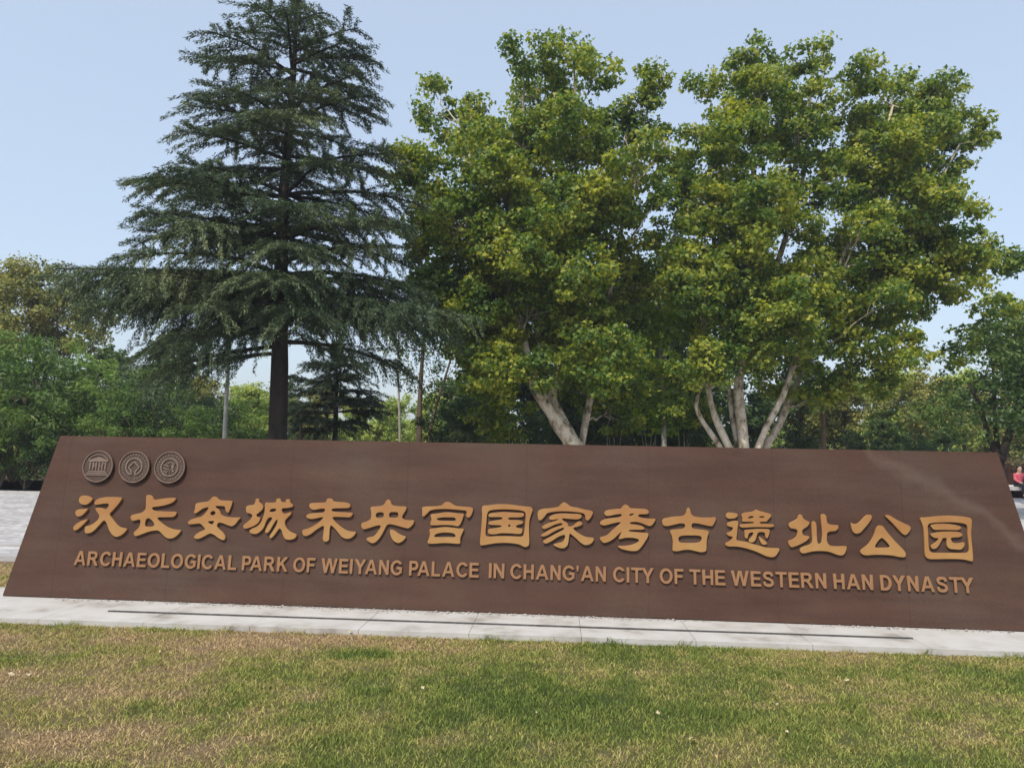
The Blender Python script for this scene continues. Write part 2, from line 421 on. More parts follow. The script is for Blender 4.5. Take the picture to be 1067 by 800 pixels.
# linear drain
dA = on_ground(113, 637); dB = on_ground(951, 665.5)
dd = (dB - dA); dl = dd.length; dz_ = math.atan2(dd.y, dd.x)
M['drain'] = noisy('drain_steel', [(.3, (.035, .034, .033)), (.7, (.10, .095, .09))], scale=12, rough=.6)
m = MB()
mid = (dA + dB) / 2
m.box((mid.x, mid.y, .006), (dl, .024, .012), dz_)
dr = m.build('drain_grate', M['drain'], origin=(mid.x, mid.y, 0))
tag(dr, 'long thin dark drain line set in the pale paving in front of the sign', 'drain')

# loose pale grit at the foot of the sign
M['grit'] = noisy('grit', [(.3, (.28, .25, .22)), (.7, (.50, .47, .43))], scale=30, rough=.9)
m = MB()
for _ in range(1100):
    s = rng.uniform(.6, SL - .4); dens = vnoise(s * 1.3, 3.3)
    if rng.random() > (dens - .25) * 2: continue
    d = abs(rng.normal(0, .035)); r = rng.uniform(.004, .014)
    c = BL + ex * s - nb * (.02 + d)
    V = sph(8) * r * rng.uniform(.7, 1.2, (8, 1)) * np.array([1.2, 1.2, .7]) + np.array([c.x, c.y, r * .5])
    hull = [[0,1,2],[0,2,3],[0,3,4],[0,4,5],[5,6,7],[1,5,6],[2,6,7],[3,7,4],[1,2,6],[3,2,7],[1,5,0],[4,5,7]]
    m.add(V, f3=hull)
gr = m.build('loose_grit', M['grit']); tag(gr, 'loose pale grit scattered along the foot of the sign', 'grit', kind='stuff')

# ------------------------------------------------------------------ the sign
def sign_material():
    m, t, p, o = new_mat('sign_brown')
    tc = N_(t, 'ShaderNodeTexCoord')
    def nz(scale, det, st, rough=.6):
        mp = N_(t, 'ShaderNodeMapping'); mp.inputs['Scale'].default_value = st; t.links.new(tc.outputs['Object'], mp.inputs[0])
        n = N_(t, 'ShaderNodeTexNoise'); n.inputs['Scale'].default_value = scale; n.inputs['Detail'].default_value = det; n.inputs['Roughness'].default_value = rough
        t.links.new(mp.outputs[0], n.inputs['Vector']); return n
    a = nz(.9, 5, (1, 1, 1.4)); b = nz(3.0, 8, (.25, 1, 2.2)); c = nz(55, 4, (1, 1, 1))
    r = ramp(t, a.outputs[0], [(.30, (.058, .027, .018)), (.50, (.069, .036, .025)), (.70, (.074, .047, .034))])
    r2 = ramp(t, b.outputs[0], [(.30, (.78, .78, .78)), (.5, (1, 1, 1)), (.75, (1.18, 1.17, 1.15))])
    mx = N_(t, 'ShaderNodeMix', data_type='RGBA', blend_type='MULTIPLY'); mx.inputs[0].default_value = 1
    t.links.new(r.outputs[0], mx.inputs[6]); t.links.new(r2.outputs[0], mx.inputs[7])
    r3 = ramp(t, c.outputs[0], [(.35, (.86, .86, .86)), (.65, (1.12, 1.1, 1.08))])
    mx2 = N_(t, 'ShaderNodeMix', data_type='RGBA', blend_type='MULTIPLY'); mx2.inputs[0].default_value = .7
    t.links.new(mx.outputs[2], mx2.inputs[6]); t.links.new(r3.outputs[0], mx2.inputs[7])
    # faint joints between the sheets, every 1.22 m
    sx = N_(t, 'ShaderNodeSeparateXYZ'); t.links.new(tc.outputs['Object'], sx.inputs[0])
    ad = N_(t, 'ShaderNodeMath', operation='ADD'); t.links.new(sx.outputs[0], ad.inputs[0]); ad.inputs[1].default_value = SL - JOINT + 20 * 1.22 - SL
    md = N_(t, 'ShaderNodeMath', operation='MODULO'); t.links.new(ad.outputs[0], md.inputs[0]); md.inputs[1].default_value = 1.22
    lt = N_(t, 'ShaderNodeMath', operation='LESS_THAN'); t.links.new(md.outputs[0], lt.inputs[0]); lt.inputs[1].default_value = .008
    ml = N_(t, 'ShaderNodeMath', operation='MULTIPLY'); t.links.new(lt.outputs[0], ml.inputs[0]); ml.inputs[1].default_value = .4
    mx3 = N_(t, 'ShaderNodeMix', data_type='RGBA'); t.links.new(ml.outputs[0], mx3.inputs[0]); t.links.new(mx2.outputs[2], mx3.inputs[6]); mx3.inputs[7].default_value = (.03, .018, .014, 1)
    # pale water stain running down at the right end
    def smear():
        # distance to a slanted curve in the face plane
        w_ = nz(1.6, 4, (1, 1, 1))
        q = N_(t, 'ShaderNodeMath', operation='MULTIPLY_ADD'); t.links.new(sx.outputs[0], q.inputs[0]); q.inputs[1].default_value = .62; t.links.new(sx.outputs[2], q.inputs[2])
        q2 = N_(t, 'ShaderNodeMath', operation='MULTIPLY_ADD'); t.links.new(w_.outputs[0], q2.inputs[0]); q2.inputs[1].default_value = .5; t.links.new(q.outputs[0], q2.inputs[2])
        q3 = N_(t, 'ShaderNodeMath', operation='SUBTRACT'); t.links.new(q2.outputs[0], q3.inputs[0]); q3.inputs[1].default_value = STAIN
        q4 = N_(t, 'ShaderNodeMath', operation='ABSOLUTE'); t.links.new(q3.outputs[0], q4.inputs[0])
        mr = N_(t, 'ShaderNodeMapRange'); t.links.new(q4.outputs[0], mr.inputs[0]); mr.inputs[1].default_value = .0; mr.inputs[2].default_value = .085; mr.inputs[3].default_value = .30; mr.inputs[4].default_value = 0
        gz = N_(t, 'ShaderNodeMath', operation='GREATER_THAN'); t.links.new(sx.outputs[0], gz.inputs[0]); gz.inputs[1].default_value = SL - 1.75
        fz = N_(t, 'ShaderNodeMath', operation='MULTIPLY'); t.links.new(mr.outputs[0], fz.inputs[0]); t.links.new(gz.outputs[0], fz.inputs[1])
        return fz
    f = smear()
    mx4 = N_(t, 'ShaderNodeMix', data_type='RGBA'); t.links.new(f.outputs[0], mx4.inputs[0]); t.links.new(mx3.outputs[2], mx4.inputs[6]); mx4.inputs[7].default_value = (.145, .105, .082, 1)
    t.links.new(mx4.outputs[2], p.inputs['Base Color'])
    rr = N_(t, 'ShaderNodeMapRange'); t.links.new(b.outputs[0], rr.inputs[0]); rr.inputs[3].default_value = .52; rr.inputs[4].default_value = .68
    t.links.new(rr.outputs[0], p.inputs['Roughness'])
    p.inputs['Specular IOR Level'].default_value = .24
    bp = N_(t, 'ShaderNodeBump'); bp.inputs['Strength'].default_value = .12; bp.inputs['Distance'].default_value = .004
    t.links.new(c.outputs[0], bp.inputs['Height']); t.links.new(bp.outputs[0], p.inputs['Normal'])
    return m
JOINT = to_face(937, 490)[0]
STAIN = (SL - 1.05) * .62 + 1.33 + .25
M['sign'] = sign_material()
M['letter'] = noisy('letter_gold', [(.34, (.27, .120, .036)), (.5, (.30, .150, .047)), (.66, (.33, .185, .062))], scale=1.6, detail=5, rough=.5, spec=.4, bump=.05)
M['emblem'] = noisy('emblem_bronze', [(.3, (.058, .034, .025)), (.7, (.082, .052, .039))], scale=12, rough=.5, bump=.1)
M['relief'] = noisy('relief_bronze', [(.3, (.14, .095, .075)), (.7, (.20, .145, .115))], scale=12, rough=.45)

sign = empty('monument_sign', BL, yawS)
tag(sign, 'long low brown trapezoid park sign with raised gold Chinese characters and English line', 'sign')
# local frame: x along the foot, y to the back, z up
def face_local(s, t, off=0.0):
    return Vector((s, t * math.sin(LEAN) - off * math.cos(LEAN), t * math.cos(LEAN) + off * math.sin(LEAN)))
hz = SLANT * math.cos(LEAN); hy = SLANT * math.sin(LEAN)
V = np.array([[0, 0, 0], [SL, 0, 0], [SL, DEP, 0], [0, DEP, 0], [INSET, hy, hz], [SL - INSET, hy, hz], [SL - INSET, DEP - hy, hz], [INSET, DEP - hy, hz]])
bm = bmesh.new()
vs = [bm.verts.new(v) for v in V]
for f in [[0, 3, 2, 1], [4, 5, 6, 7], [0, 1, 5, 4], [1, 2, 6, 5], [2, 3, 7, 6], [3, 0, 4, 7]]: bm.faces.new([vs[i] for i in f])
bmesh.ops.bevel(bm, geom=list(bm.edges), offset=.006, segments=2, affect='EDGES')
me = bpy.data.meshes.new('sign_body'); bm.to_mesh(me); bm.free(); me.materials.append(M['sign'])
bo = bpy.data.objects.new('sign_body', me); C.objects.link(bo); bo.parent = sign
bo.location = (0, 0, .004)

MF = Matrix.Identity(4)                             # face frame in the sign's local frame
fx = Vector((1, 0, 0)); fy = face_local(0, 1) - face_local(0, 0); fz = fx.cross(fy)
MF = Matrix(((fx.x, fy.x, fz.x, 0), (fx.y, fy.y, fz.y, 0), (fx.z, fy.z, fz.z, .004), (0, 0, 0, 1)))
def chaikin(P, n=2):
    P = np.array(P, float)
    for _ in range(n):
        Q = np.roll(P, -1, 0); P = np.stack([.78 * P + .22 * Q, .22 * P + .78 * Q], 1).reshape(-1, 2)
    return P
def curve_to_mesh(cu, name, mat, parent, matrix):
    tmp = bpy.data.objects.new(name, cu); C.objects.link(tmp)
    dg = bpy.context.evaluated_depsgraph_get()
    me = bpy.data.meshes.new_from_object(tmp.evaluated_get(dg)); me.name = name
    bpy.data.objects.remove(tmp)
    me.materials.clear(); me.materials.append(mat)
    o = bpy.data.objects.new(name, me); C.objects.link(o); o.parent = parent; o.matrix_basis = matrix
    return o
def extruded(name, loops, mat, parent, thick, off=0.0, smooth=2, bevel=.0025):
    """loops: closed outlines (holes included) in face coordinates"""
    cu = bpy.data.curves.new(name, 'CURVE'); cu.dimensions = '2D'; cu.fill_mode = 'BOTH'
    allp = np.vstack(loops); c0 = allp.mean(0)
    for L in loops:
        P = chaikin(L, smooth) - c0
        sp = cu.splines.new('POLY'); sp.points.add(len(P) - 1); sp.use_cyclic_u = True
        sp.points.foreach_set('co', np.column_stack([P, np.zeros(len(P)), np.ones(len(P))]).ravel().astype(np.float32))
    cu.extrude = thick / 2 - bevel; cu.bevel_depth = bevel; cu.bevel_resolution = 1; cu.offset = -bevel
    return curve_to_mesh(cu, name, mat, parent, MF @ Matrix.Translation((c0[0], c0[1], off + thick / 2 + .0015)))

TH = .027
CH = [
 (70, 510, [[(175,150),(215,100),(270,95),(340,110),(400,150),(350,205),(300,240),(240,240),(190,215)],
  [(130,330),(180,305),(260,305),(325,292),(290,345),(235,400),(180,425),(140,410),(122,370)],
  [(90,580),(140,530),(220,485),(325,455),(290,500),(230,560),(170,615),(115,640),(92,615)],
  [(430,180),(480,140),(620,118),(760,120),(850,128),(820,190),(750,275),(690,340),(645,385),(700,460),(760,540),(820,590),(930,608),(900,650),(850,700),(770,740),(710,720),(660,660),(630,590),(610,520),(570,475),(530,510),(460,590),(400,650),(330,685),(268,675),(270,570),(340,560),(420,520),(480,460),(500,405),(460,350),(425,290),(500,280),(580,310),(615,300),(655,222),(560,222),(430,245),(415,210)]]),
 (132, 510, [[(300,90),(340,85),(385,100),(410,130),(420,165),(520,150),(620,135),(765,130),(745,175),(690,215),(600,245),(500,265),(400,275),(385,300),(420,335),(560,340),(680,345),(770,345),(765,390),(720,430),(600,432),(465,432),(490,480),(560,540),(640,590),(720,620),(850,628),(800,690),(740,745),(660,765),(600,745),(545,690),(500,640),(440,635),(350,650),(240,690),(140,728),(105,700),(110,660),(160,620),(200,570),(215,490),(200,462),(140,480),(85,490),(58,450),(60,405),(120,385),(220,365),(260,340),(295,300),(298,200)],
  [(300,455),(345,445),(390,480),(435,545),(400,575),(340,578),(285,575),(280,540),(290,490)]]),
 (192, 512, [[(140,330),(165,280),(170,190),(250,172),(370,160),(415,110),(450,78),(500,95),(540,140),(640,145),(745,148),(735,200),(710,270),(680,340),(645,320),(630,270),(625,235),(560,228),(475,228),(495,262),(545,290),(570,370),(640,395),(740,405),(880,405),(830,450),(790,510),(735,545),(680,530),(610,500),(545,480),(510,500),(500,545),(540,590),(600,640),(635,700),(625,750),(580,755),(520,720),(450,665),(390,650),(320,690),(230,735),(180,738),(140,710),(180,660),(250,620),(330,590),(290,540),(240,495),(150,508),(80,515),(45,485),(90,440),(170,415),(260,395),(310,355),(350,300),(385,245),(300,260),(240,300),(180,345)],
  [(400,335),(430,305),(475,310),(485,345),(450,375),(405,370)], [(360,470),(400,460),(465,460),(450,490),(425,520),(385,500)]]),
 (248, 514, [[(75,500),(130,455),(200,400),(225,340),(190,315),(140,310),(120,270),(125,205),(170,185),(230,185),(265,150),(270,85),(325,85),(328,140),(370,170),(395,205),(375,260),(310,310),(280,335),(290,365),(345,375),(335,430),(285,485),(205,525),(120,552),(85,540)],
  [(412,140),(500,150),(590,140),(590,85),(655,80),(665,140),(740,140),(735,95),(800,92),(805,150),(850,180),(845,215),(760,232),(680,235),(670,265),(700,320),(760,310),(820,285),(820,330),(760,380),(720,430),(725,500),(770,570),(830,610),(905,635),(900,675),(850,715),(770,725),(720,705),(690,640),(670,570),(640,540),(600,590),(560,650),(510,700),(485,690),(490,650),(540,580),(590,500),(615,415),(590,410),(540,490),(490,580),(450,620),(415,605),(420,570),(460,490),(520,410),(530,375),(470,375),(430,440),(400,530),(350,590),(280,635),(200,625),(165,585),(215,545),(295,515),(355,450),(392,360),(412,270)],
  [(485,270),(520,240),(590,240),(585,275),(540,290),(495,290)]]),
 (308, 514, [[(480,90),(520,80),(565,90),(580,130),(680,138),(790,145),(850,180),(840,225),(760,235),(560,235),(555,280),(640,290),(760,295),(890,305),(870,350),(830,378),(740,370),(560,365),(590,420),(660,490),(740,550),(820,590),(940,595),(910,650),(850,700),(780,708),(710,680),(650,600),(590,530),(540,490),(525,560),(520,640),(515,730),(470,755),(430,740),(415,700),(430,600),(440,500),(390,520),(310,570),(240,630),(160,668),(110,650),(95,570),(180,550),(270,510),(360,450),(440,370),(380,375),(300,395),(220,402),(165,375),(160,345),(210,315),(320,305),(440,300),(460,240),(380,240),(290,262),(240,250),(205,200),(220,155),(320,150),(470,145)]]),
 (370, 516, [[(475,90),(510,65),(550,90),(565,160),(680,175),(800,175),(785,235),(740,300),(720,350),(760,380),(830,390),(918,385),(905,440),(860,490),(820,518),(740,500),(640,470),(540,448),(490,460),(460,520),(420,600),(360,690),(300,740),(250,745),(200,715),(165,675),(210,650),(280,640),(330,590),(380,520),(400,470),(340,470),(230,505),(130,535),(95,500),(95,430),(160,415),(230,385),(250,340),(250,260),(230,180),(340,175),(440,160)],
  [(325,270),(445,265),(440,350),(315,355)], [(530,268),(600,262),(665,268),(665,350),(520,352)],
  [(530,530),(600,540),(660,590),(730,625),(790,640),(760,690),(700,735),(650,742),(590,710),(550,640)]]),
 (434, 518, [[(80,155),(180,145),(290,145),(390,130),(440,75),(510,80),(590,135),(700,148),(880,160),(865,240),(830,310),(790,325),(760,290),(780,215),(700,205),(580,195),(450,185),(320,190),(210,205),(160,260),(110,308),(85,290),(90,220)],
  [(205,265),(320,258),(440,232),(560,240),(660,255),(740,255),(715,330),(690,400),(650,455),(600,450),(540,435),(400,432),(300,440),(210,438),(215,390),(235,340)],
  [(310,330),(400,315),(500,315),(590,318),(610,350),(590,370),(480,368),(320,362)],
  [(190,490),(300,480),(420,462),(540,470),(640,485),(740,490),(705,560),(670,640),(680,725),(600,722),(500,712),(380,712),(260,725),(160,718),(190,640),(210,570)],
  [(270,600),(310,565),(400,550),(500,550),(580,565),(608,600),(590,622),(450,620),(275,620)]]),
 (493, 519, [[(130,120),(240,115),(350,98),(500,95),(650,112),(780,128),(900,140),(925,185),(895,260),(870,340),(862,450),(865,560),(870,680),(860,740),(800,765),(720,720),(620,700),(480,692),(340,700),(220,720),(105,740),(105,650),(120,520),(130,400),(140,250)],
  [(220,230),(260,190),(400,178),(560,178),(720,190),(805,215),(812,280),(802,400),(790,520),(770,600),(620,592),(480,588),(340,590),(212,600),(188,560),(200,440),(210,320)],
  [(235,240),(350,225),(480,215),(620,225),(760,230),(790,245),(780,290),(700,305),(560,300),(535,320),(560,340),(700,340),(772,355),(768,400),(700,412),(650,440),(690,465),(765,470),(755,550),(700,560),(560,545),(420,545),(320,565),(228,555),(228,480),(330,465),(430,450),(440,425),(340,420),(237,415),(237,365),(350,345),(450,330),(455,300),(350,295),(237,300)],
  [(540,415),(575,415),(575,445),(540,445)]]),
 (555, 520, [[(80,180),(160,150),(260,145),(400,125),(430,85),(480,45),(540,80),(590,120),(700,135),(800,165),(900,180),(940,210),(900,290),(850,345),(815,315),(810,250),(780,220),(650,200),(450,190),(320,200),(220,220),(190,270),(130,335),(90,330),(75,260)],
  [(255,270),(340,235),(440,222),(600,228),(755,235),(758,290),(700,320),(560,310),(450,300),(470,335),(540,370),(555,430),(620,420),(680,360),(730,340),(770,370),(765,400),(700,430),(640,440),(625,460),(680,510),(760,560),(830,590),(955,600),(930,670),(870,712),(800,715),(730,670),(660,600),(600,550),(568,535),(560,620),(545,710),(500,760),(430,765),(350,735),(310,700),(400,680),(470,660),(500,600),(500,548),(400,582),(300,650),(210,695),(160,675),(165,640),(260,590),(380,525),(488,470),(480,440),(400,470),(300,520),(220,570),(150,585),(118,560),(200,510),(300,455),(400,420),(470,395),(440,370),(330,400),(250,445),(180,470),(138,445),(150,425),(200,390),(300,355),(410,318),(380,312),(300,328),(260,320)]]),
 (619, 523, [[(150,170),(190,130),(300,115),(425,105),(440,65),(480,40),(530,60),(550,100),(680,105),(800,110),(850,145),(840,190),(760,195),(690,195),(680,230),(780,255),(860,262),(960,260),(930,320),(890,370),(840,378),(760,340),(660,310),(560,315),(550,340),(640,350),(740,370),(790,410),(750,435),(640,432),(540,435),(530,455),(620,465),(740,475),(845,480),(830,550),(780,630),(730,700),(680,755),(600,765),(500,750),(420,730),(365,695),(370,680),(450,680),(560,670),(650,640),(700,600),(680,575),(600,555),(480,555),(400,580),(375,570),(400,520),(430,455),(380,500),(310,570),(230,620),(150,640),(110,610),(80,550),(160,530),(210,510),(280,440),(360,370),(430,315),(350,320),(250,345),(160,370),(95,355),(90,310),(150,270),(260,250),(370,240),(430,220),(425,190),(340,195),(240,220),(180,220)],
  [(545,190),(625,180),(600,205),(545,220)]]),
 (685, 526, [[(70,260),(90,215),(180,195),(300,180),(400,175),(440,140),(450,70),(480,40),(505,70),(520,150),(570,185),(680,200),(800,200),(915,190),(890,270),(850,335),(790,330),(700,310),(620,290),(540,285),(525,330),(545,370),(650,380),(790,400),(795,440),(770,500),(760,600),(760,720),(680,738),(600,720),(500,695),(400,700),(310,722),(230,715),(235,640),(240,560),(220,470),(185,395),(280,380),(400,375),(430,340),(425,295),(340,290),(240,315),(150,335),(90,325)],
  [(320,520),(350,485),(430,475),(560,475),(660,480),(690,515),(670,575),(580,590),(430,590),(340,585)]]),
 (750, 528, [[(95,125),(120,90),(200,95),(280,110),(275,155),(230,185),(130,190),(95,160)],
  [(115,250),(180,225),(270,215),(290,245),(275,330),(268,430),(250,520),(340,533),(430,548),(500,575),(600,600),(700,628),(790,640),(930,640),(910,700),(860,770),(810,785),(720,770),(600,710),(480,665),(350,630),(240,615),(150,620),(85,600),(90,560),(140,540),(190,500),(205,465),(150,460),(105,430),(110,400),(170,390),(205,350),(200,315),(150,315),(110,290)],
  [(330,120),(390,90),(520,78),(560,40),(610,70),(700,88),(800,120),(790,160),(740,210),(725,235),(620,235),(615,262),(720,265),(840,275),(835,310),(780,322),(640,318),(500,318),(400,325),(330,325),(300,295),(330,270),(430,262),(530,258),(530,238),(430,235),(340,235),(350,180)],
  [(440,165),(470,150),(520,148),(520,175),(440,185)], [(612,150),(690,150),(690,172),(612,172)],
  [(375,360),(450,355),(600,342),(700,345),(775,350),(765,420),(745,480),(715,495),(700,440),(695,395),(600,395),(580,420),(565,480),(545,530),(500,560),(448,545),(450,510),(500,460),(530,400),(470,400),(440,430),(430,495),(390,490),(385,420)],
  [(600,455),(650,490),(740,565),(710,590),(650,588),(620,530)]]),
 (815, 531, [[(105,210),(180,175),(240,140),(255,75),(305,80),(320,135),(380,175),(430,195),(400,260),(340,295),(310,320),(315,400),(430,410),(400,470),(320,520),(220,565),(140,590),(105,550),(90,485),(150,465),(200,440),(235,390),(240,320),(200,298),(130,295),(105,260)],
  [(450,200),(490,175),(530,210),(535,380),(545,530),(605,530),(620,400),(615,300),(600,200),(595,80),(640,65),(680,90),(690,180),(710,225),(800,240),(870,240),(870,290),(830,335),(700,345),(690,420),(690,490),(730,560),(850,570),(1000,560),(995,620),(960,700),(900,715),(820,690),(720,650),(600,640),(480,645),(380,670),(310,680),(275,650),(275,600),(340,565),(430,545),(470,500),(460,380)]]),
 (882, 531, [[(65,200),(110,225),(170,220),(220,180),(280,110),(320,80),(380,80),(400,125),(350,210),(280,290),(220,360),(150,380),(100,350),(80,290)],
  [(590,95),(650,80),(760,150),(880,210),(1000,265),(985,330),(920,400),(870,385),(800,310),(700,200),(630,135)],
  [(460,280),(500,245),(560,250),(600,310),(680,410),(780,520),(920,660),(915,740),(820,738),(720,710),(550,700),(420,700),(300,712),(235,690),(210,650),(240,610),(330,550),(400,450),(440,360)],
  [(545,425),(620,500),(690,585),(560,590),(430,590),(470,510)]]),
 (953, 533, [[(80,95),(200,90),(330,75),(480,65),(620,68),(760,80),(885,105),(885,200),(870,350),(885,500),(900,640),(905,760),(880,775),(780,745),(650,735),(500,735),(350,738),(220,740),(160,690),(155,560),(150,400),(140,260),(110,170)],
  [(200,190),(330,175),(480,168),(640,172),(780,190),(820,230),(815,350),(835,480),(850,640),(700,640),(400,640),(230,635),(215,500),(210,340)],
  [(240,215),(340,190),(480,190),(620,205),(735,240),(690,290),(600,290),(450,285),(300,290),(265,250)],
  [(240,350),(350,320),(480,310),(620,312),(700,320),(750,360),(700,400),(560,405),(565,440),(590,490),(700,490),(775,470),(770,540),(720,595),(640,590),(540,580),(500,540),(495,470),(500,410),(435,410),(420,450),(370,540),(320,582),(270,580),(245,530),(300,500),(350,460),(380,415),(300,410),(265,385)]]),
]
for (x0, y0, loops) in CH:
    LL = [[to_face(x0 + a / 14.81, y0 + b / 14.81, TH) for a, b in L] for L in loops]
    extruded('chinese_character', [np.array(L) for L in LL], M['letter'], sign, TH)

# English line, letter by letter
WORDS = [('ARCHAEOLOGICAL', 75, 245.2), ('PARK', 251, 299.2), ('OF', 304.6, 327.6), ('WEIYANG', 334.0, 418.4), ('PALACE', 425.9, 498.8), ('IN', 509.2, 525.4),
         ("CHANG'AN", 531.6, 631.4), ('CITY', 638.8, 681.4), ('OF', 687.4, 712.2), ('THE', 718.4, 755.8), ('WESTERN', 761.8, 860.8), ('HAN', 868.3, 909.3), ('DYNASTY', 917, 1014)]
BASE_T, CAP = .334, .142
def arc(cx, cy, rx, ry, a0, a1, n=12):
    a = np.radians(np.linspace(a0, a1, n)); return list(zip(cx + rx * np.cos(a), cy + ry * np.sin(a)))
def smooth_line(P, n=6):
    P = np.array(P, float); Q = np.vstack([2 * P[0] - P[1], P, 2 * P[-1] - P[-2]]); o_ = []
    for i in range(len(P) - 1):
        p0, p1, p2, p3 = Q[i:i + 4]
        for t_ in np.linspace(0, 1, n, endpoint=False):
            o_.append(.5 * (2 * p1 + (p2 - p0) * t_ + (2 * p0 - 5 * p1 + 4 * p2 - p3) * t_ ** 2 + (3 * p1 - p0 - 3 * p2 + p3) * t_ ** 3))
    o_.append(P[-1]); return np.array(o_)
def stroke(P, wdt):
    P = np.array(P, float); T = np.gradient(P, axis=0); T = T / (np.linalg.norm(T, axis=1)[:, None] + 1e-9)
    Nn = np.column_stack([-T[:, 1], T[:, 0]]) * wdt / 2
    return np.vstack([P + Nn, (P - Nn)[::-1]])
GL = {
 'I': [[(0,0),(.21,0),(.21,1),(0,1)]],
 'L': [[(0,0),(.70,0),(.70,.17),(.21,.17),(.21,1),(0,1)]],
 'E': [[(0,0),(.76,0),(.76,.17),(.21,.17),(.21,.43),(.70,.43),(.70,.60),(.21,.60),(.21,.83),(.74,.83),(.74,1),(0,1)]],
 'F': [[(0,0),(.21,0),(.21,.42),(.63,.42),(.63,.59),(.21,.59),(.21,.83),(.70,.83),(.70,1),(0,1)]],
 'H': [[(0,0),(.21,0),(.21,.43),(.60,.43),(.60,0),(.81,0),(.81,1),(.60,1),(.60,.61),(.21,.61),(.21,1),(0,1)]],
 'T': [[(.31,0),(.52,0),(.52,.83),(.83,.83),(.83,1),(0,1),(0,.83),(.31,.83)]],
 'N': [[(0,0),(.19,0),(.19,.66),(.60,0),(.80,0),(.80,1),(.61,1),(.61,.35),(.20,1),(0,1)]],
 'K': [[(0,0),(.21,0),(.21,.31),(.35,.46),(.64,0),(.91,0),(.49,.60),(.88,1),(.61,1),(.21,.57),(.21,1),(0,1)]],
 'A': [[(0,0),(.22,0),(.30,.23),(.71,.23),(.79,0),(1.01,0),(.62,1),(.40,1)], [(.36,.40),(.65,.40),(.505,.78)]],
 'Y': [[(.37,0),(.58,0),(.58,.42),(.95,1),(.71,1),(.478,.61),(.25,1),(0,1),(.37,.42)]],
 'W': [[(.26,0),(.48,0),(.665,.72),(.85,0),(1.07,0),(1.33,1),(1.12,1),(.96,.30),(.78,1),(.55,1),(.37,.30),(.21,1),(0,1)]],
 'P': [[(0,0),(.21,0),(.21,.37)] + arc(.44,.685,.31,.315,-90,90) + [(0,1)], [(.21,.54)] + arc(.42,.685,.12,.145,-90,90,8) + [(.21,.83)]],
 'R': [[(0,0),(.21,0),(.21,.41),(.32,.41),(.43,.35),(.66,0),(.92,0),(.76,.25),(.62,.42)] + arc(.50,.715,.30,.285,-55,90) + [(0,1)], [(.21,.57)] + arc(.47,.70,.12,.13,-90,90,8) + [(.21,.83)]],
 'D': [[(0,0)] + arc(.36,.5,.46,.5,-90,90,16) + [(0,1)], [(.21,.17)] + arc(.35,.5,.255,.33,-90,90,14) + [(.21,.83)]],
 'O': [arc(.51,.5,.51,.515,0,345,28), arc(.51,.5,.295,.345,0,340,22)],
 'C': [arc(.49,.5,.49,.515,32,328,26) + arc(.49,.5,.275,.345,320,40,20)],
 'G': [arc(.50,.5,.50,.515,32,312,24) + [(.93,.14),(.93,.55),(.50,.55),(.50,.38),(.72,.38),(.72,.25)] + arc(.50,.5,.285,.345,306,40,20)],
 'S': [stroke(smooth_line([(.70,.70),(.62,.87),(.42,.915),(.20,.86),(.13,.72),(.22,.59),(.42,.52),(.63,.43),(.72,.28),(.64,.13),(.42,.085),(.19,.14),(.10,.32)]), .19)],
 "'": [[(.04,.62),(.15,.62),(.20,1),(0,1)]],
}
glyph = {}
def glyph_mesh(ch):
    if ch in glyph: return glyph[ch]
    cu = bpy.data.curves.new('letter', 'CURVE'); cu.dimensions = '2D'; cu.fill_mode = 'BOTH'
    for L in GL[ch]:
        P = np.array(L, float) * CAP
        sp = cu.splines.new('POLY'); sp.points.add(len(P) - 1); sp.use_cyclic_u = True
        sp.points.foreach_set('co', np.column_stack([P, np.zeros(len(P)), np.ones(len(P))]).ravel().astype(np.float32))
    cu.extrude = .009; cu.bevel_depth = .0012; cu.bevel_resolution = 0; cu.offset = -.0012
    tmp = bpy.data.objects.new('letter', cu); C.objects.link(tmp)
    dg = bpy.context.evaluated_depsgraph_get()
    me = bpy.data.meshes.new_from_object(tmp.evaluated_get(dg)); me.name = 'letter'
    bpy.data.objects.remove(tmp)
    me.materials.clear(); me.materials.append(M['letter2'])
    co = np.empty(len(me.vertices) * 3); me.vertices.foreach_get('co', co); co = co.reshape(-1, 3)
    x0, x1 = co[:, 0].min(), co[:, 0].max()
    co[:, 0] -= x0; me.vertices.foreach_set('co', co.ravel())
    glyph[ch] = (me, x1 - x0); return glyph[ch]
M['letter2'] = noisy('letter_tan', [(.36, (.225, .110, .050)), (.64, (.29, .160, .072))], scale=2.5, detail=5, rough=.5, spec=.4)
TIGHT = {'LO': -.3, 'AR': 0, 'LA': 0, 'PA': -.9, 'YA': -.9, 'AY': -.9, 'TY': -.7, 'Y_': 0}
for wd, xa, xb in WORDS:
    sa, _ = to_face(xa, 600, .02); sb, _ = to_face(xb, 600, .02)
    ws = [glyph_mesh(c)[1] for c in wd]
    gp = .021
    gaps = [gp * (1 + TIGHT.get(wd[i:i + 2], 0)) - (.012 if wd[i:i+2] in ('PA', 'YA', 'AT', 'TY', "DY", 'AY') else 0) for i in range(len(wd) - 1)]
    tot = sum(ws) + sum(gaps)
    k = (sb - sa) / tot; x = 0
    for i, c in enumerate(wd):
        o = bpy.data.objects.new('letter', glyph_mesh(c)[0]); C.objects.link(o); o.parent = sign
        bt = BASE_T
        o.matrix_basis = MF @ Matrix.Translation((sa + x * k, bt, .0115)) @ Matrix.Diagonal((k, 1, 1, 1))
        x += ws[i] + (gaps[i] if i < len(gaps) else 0)

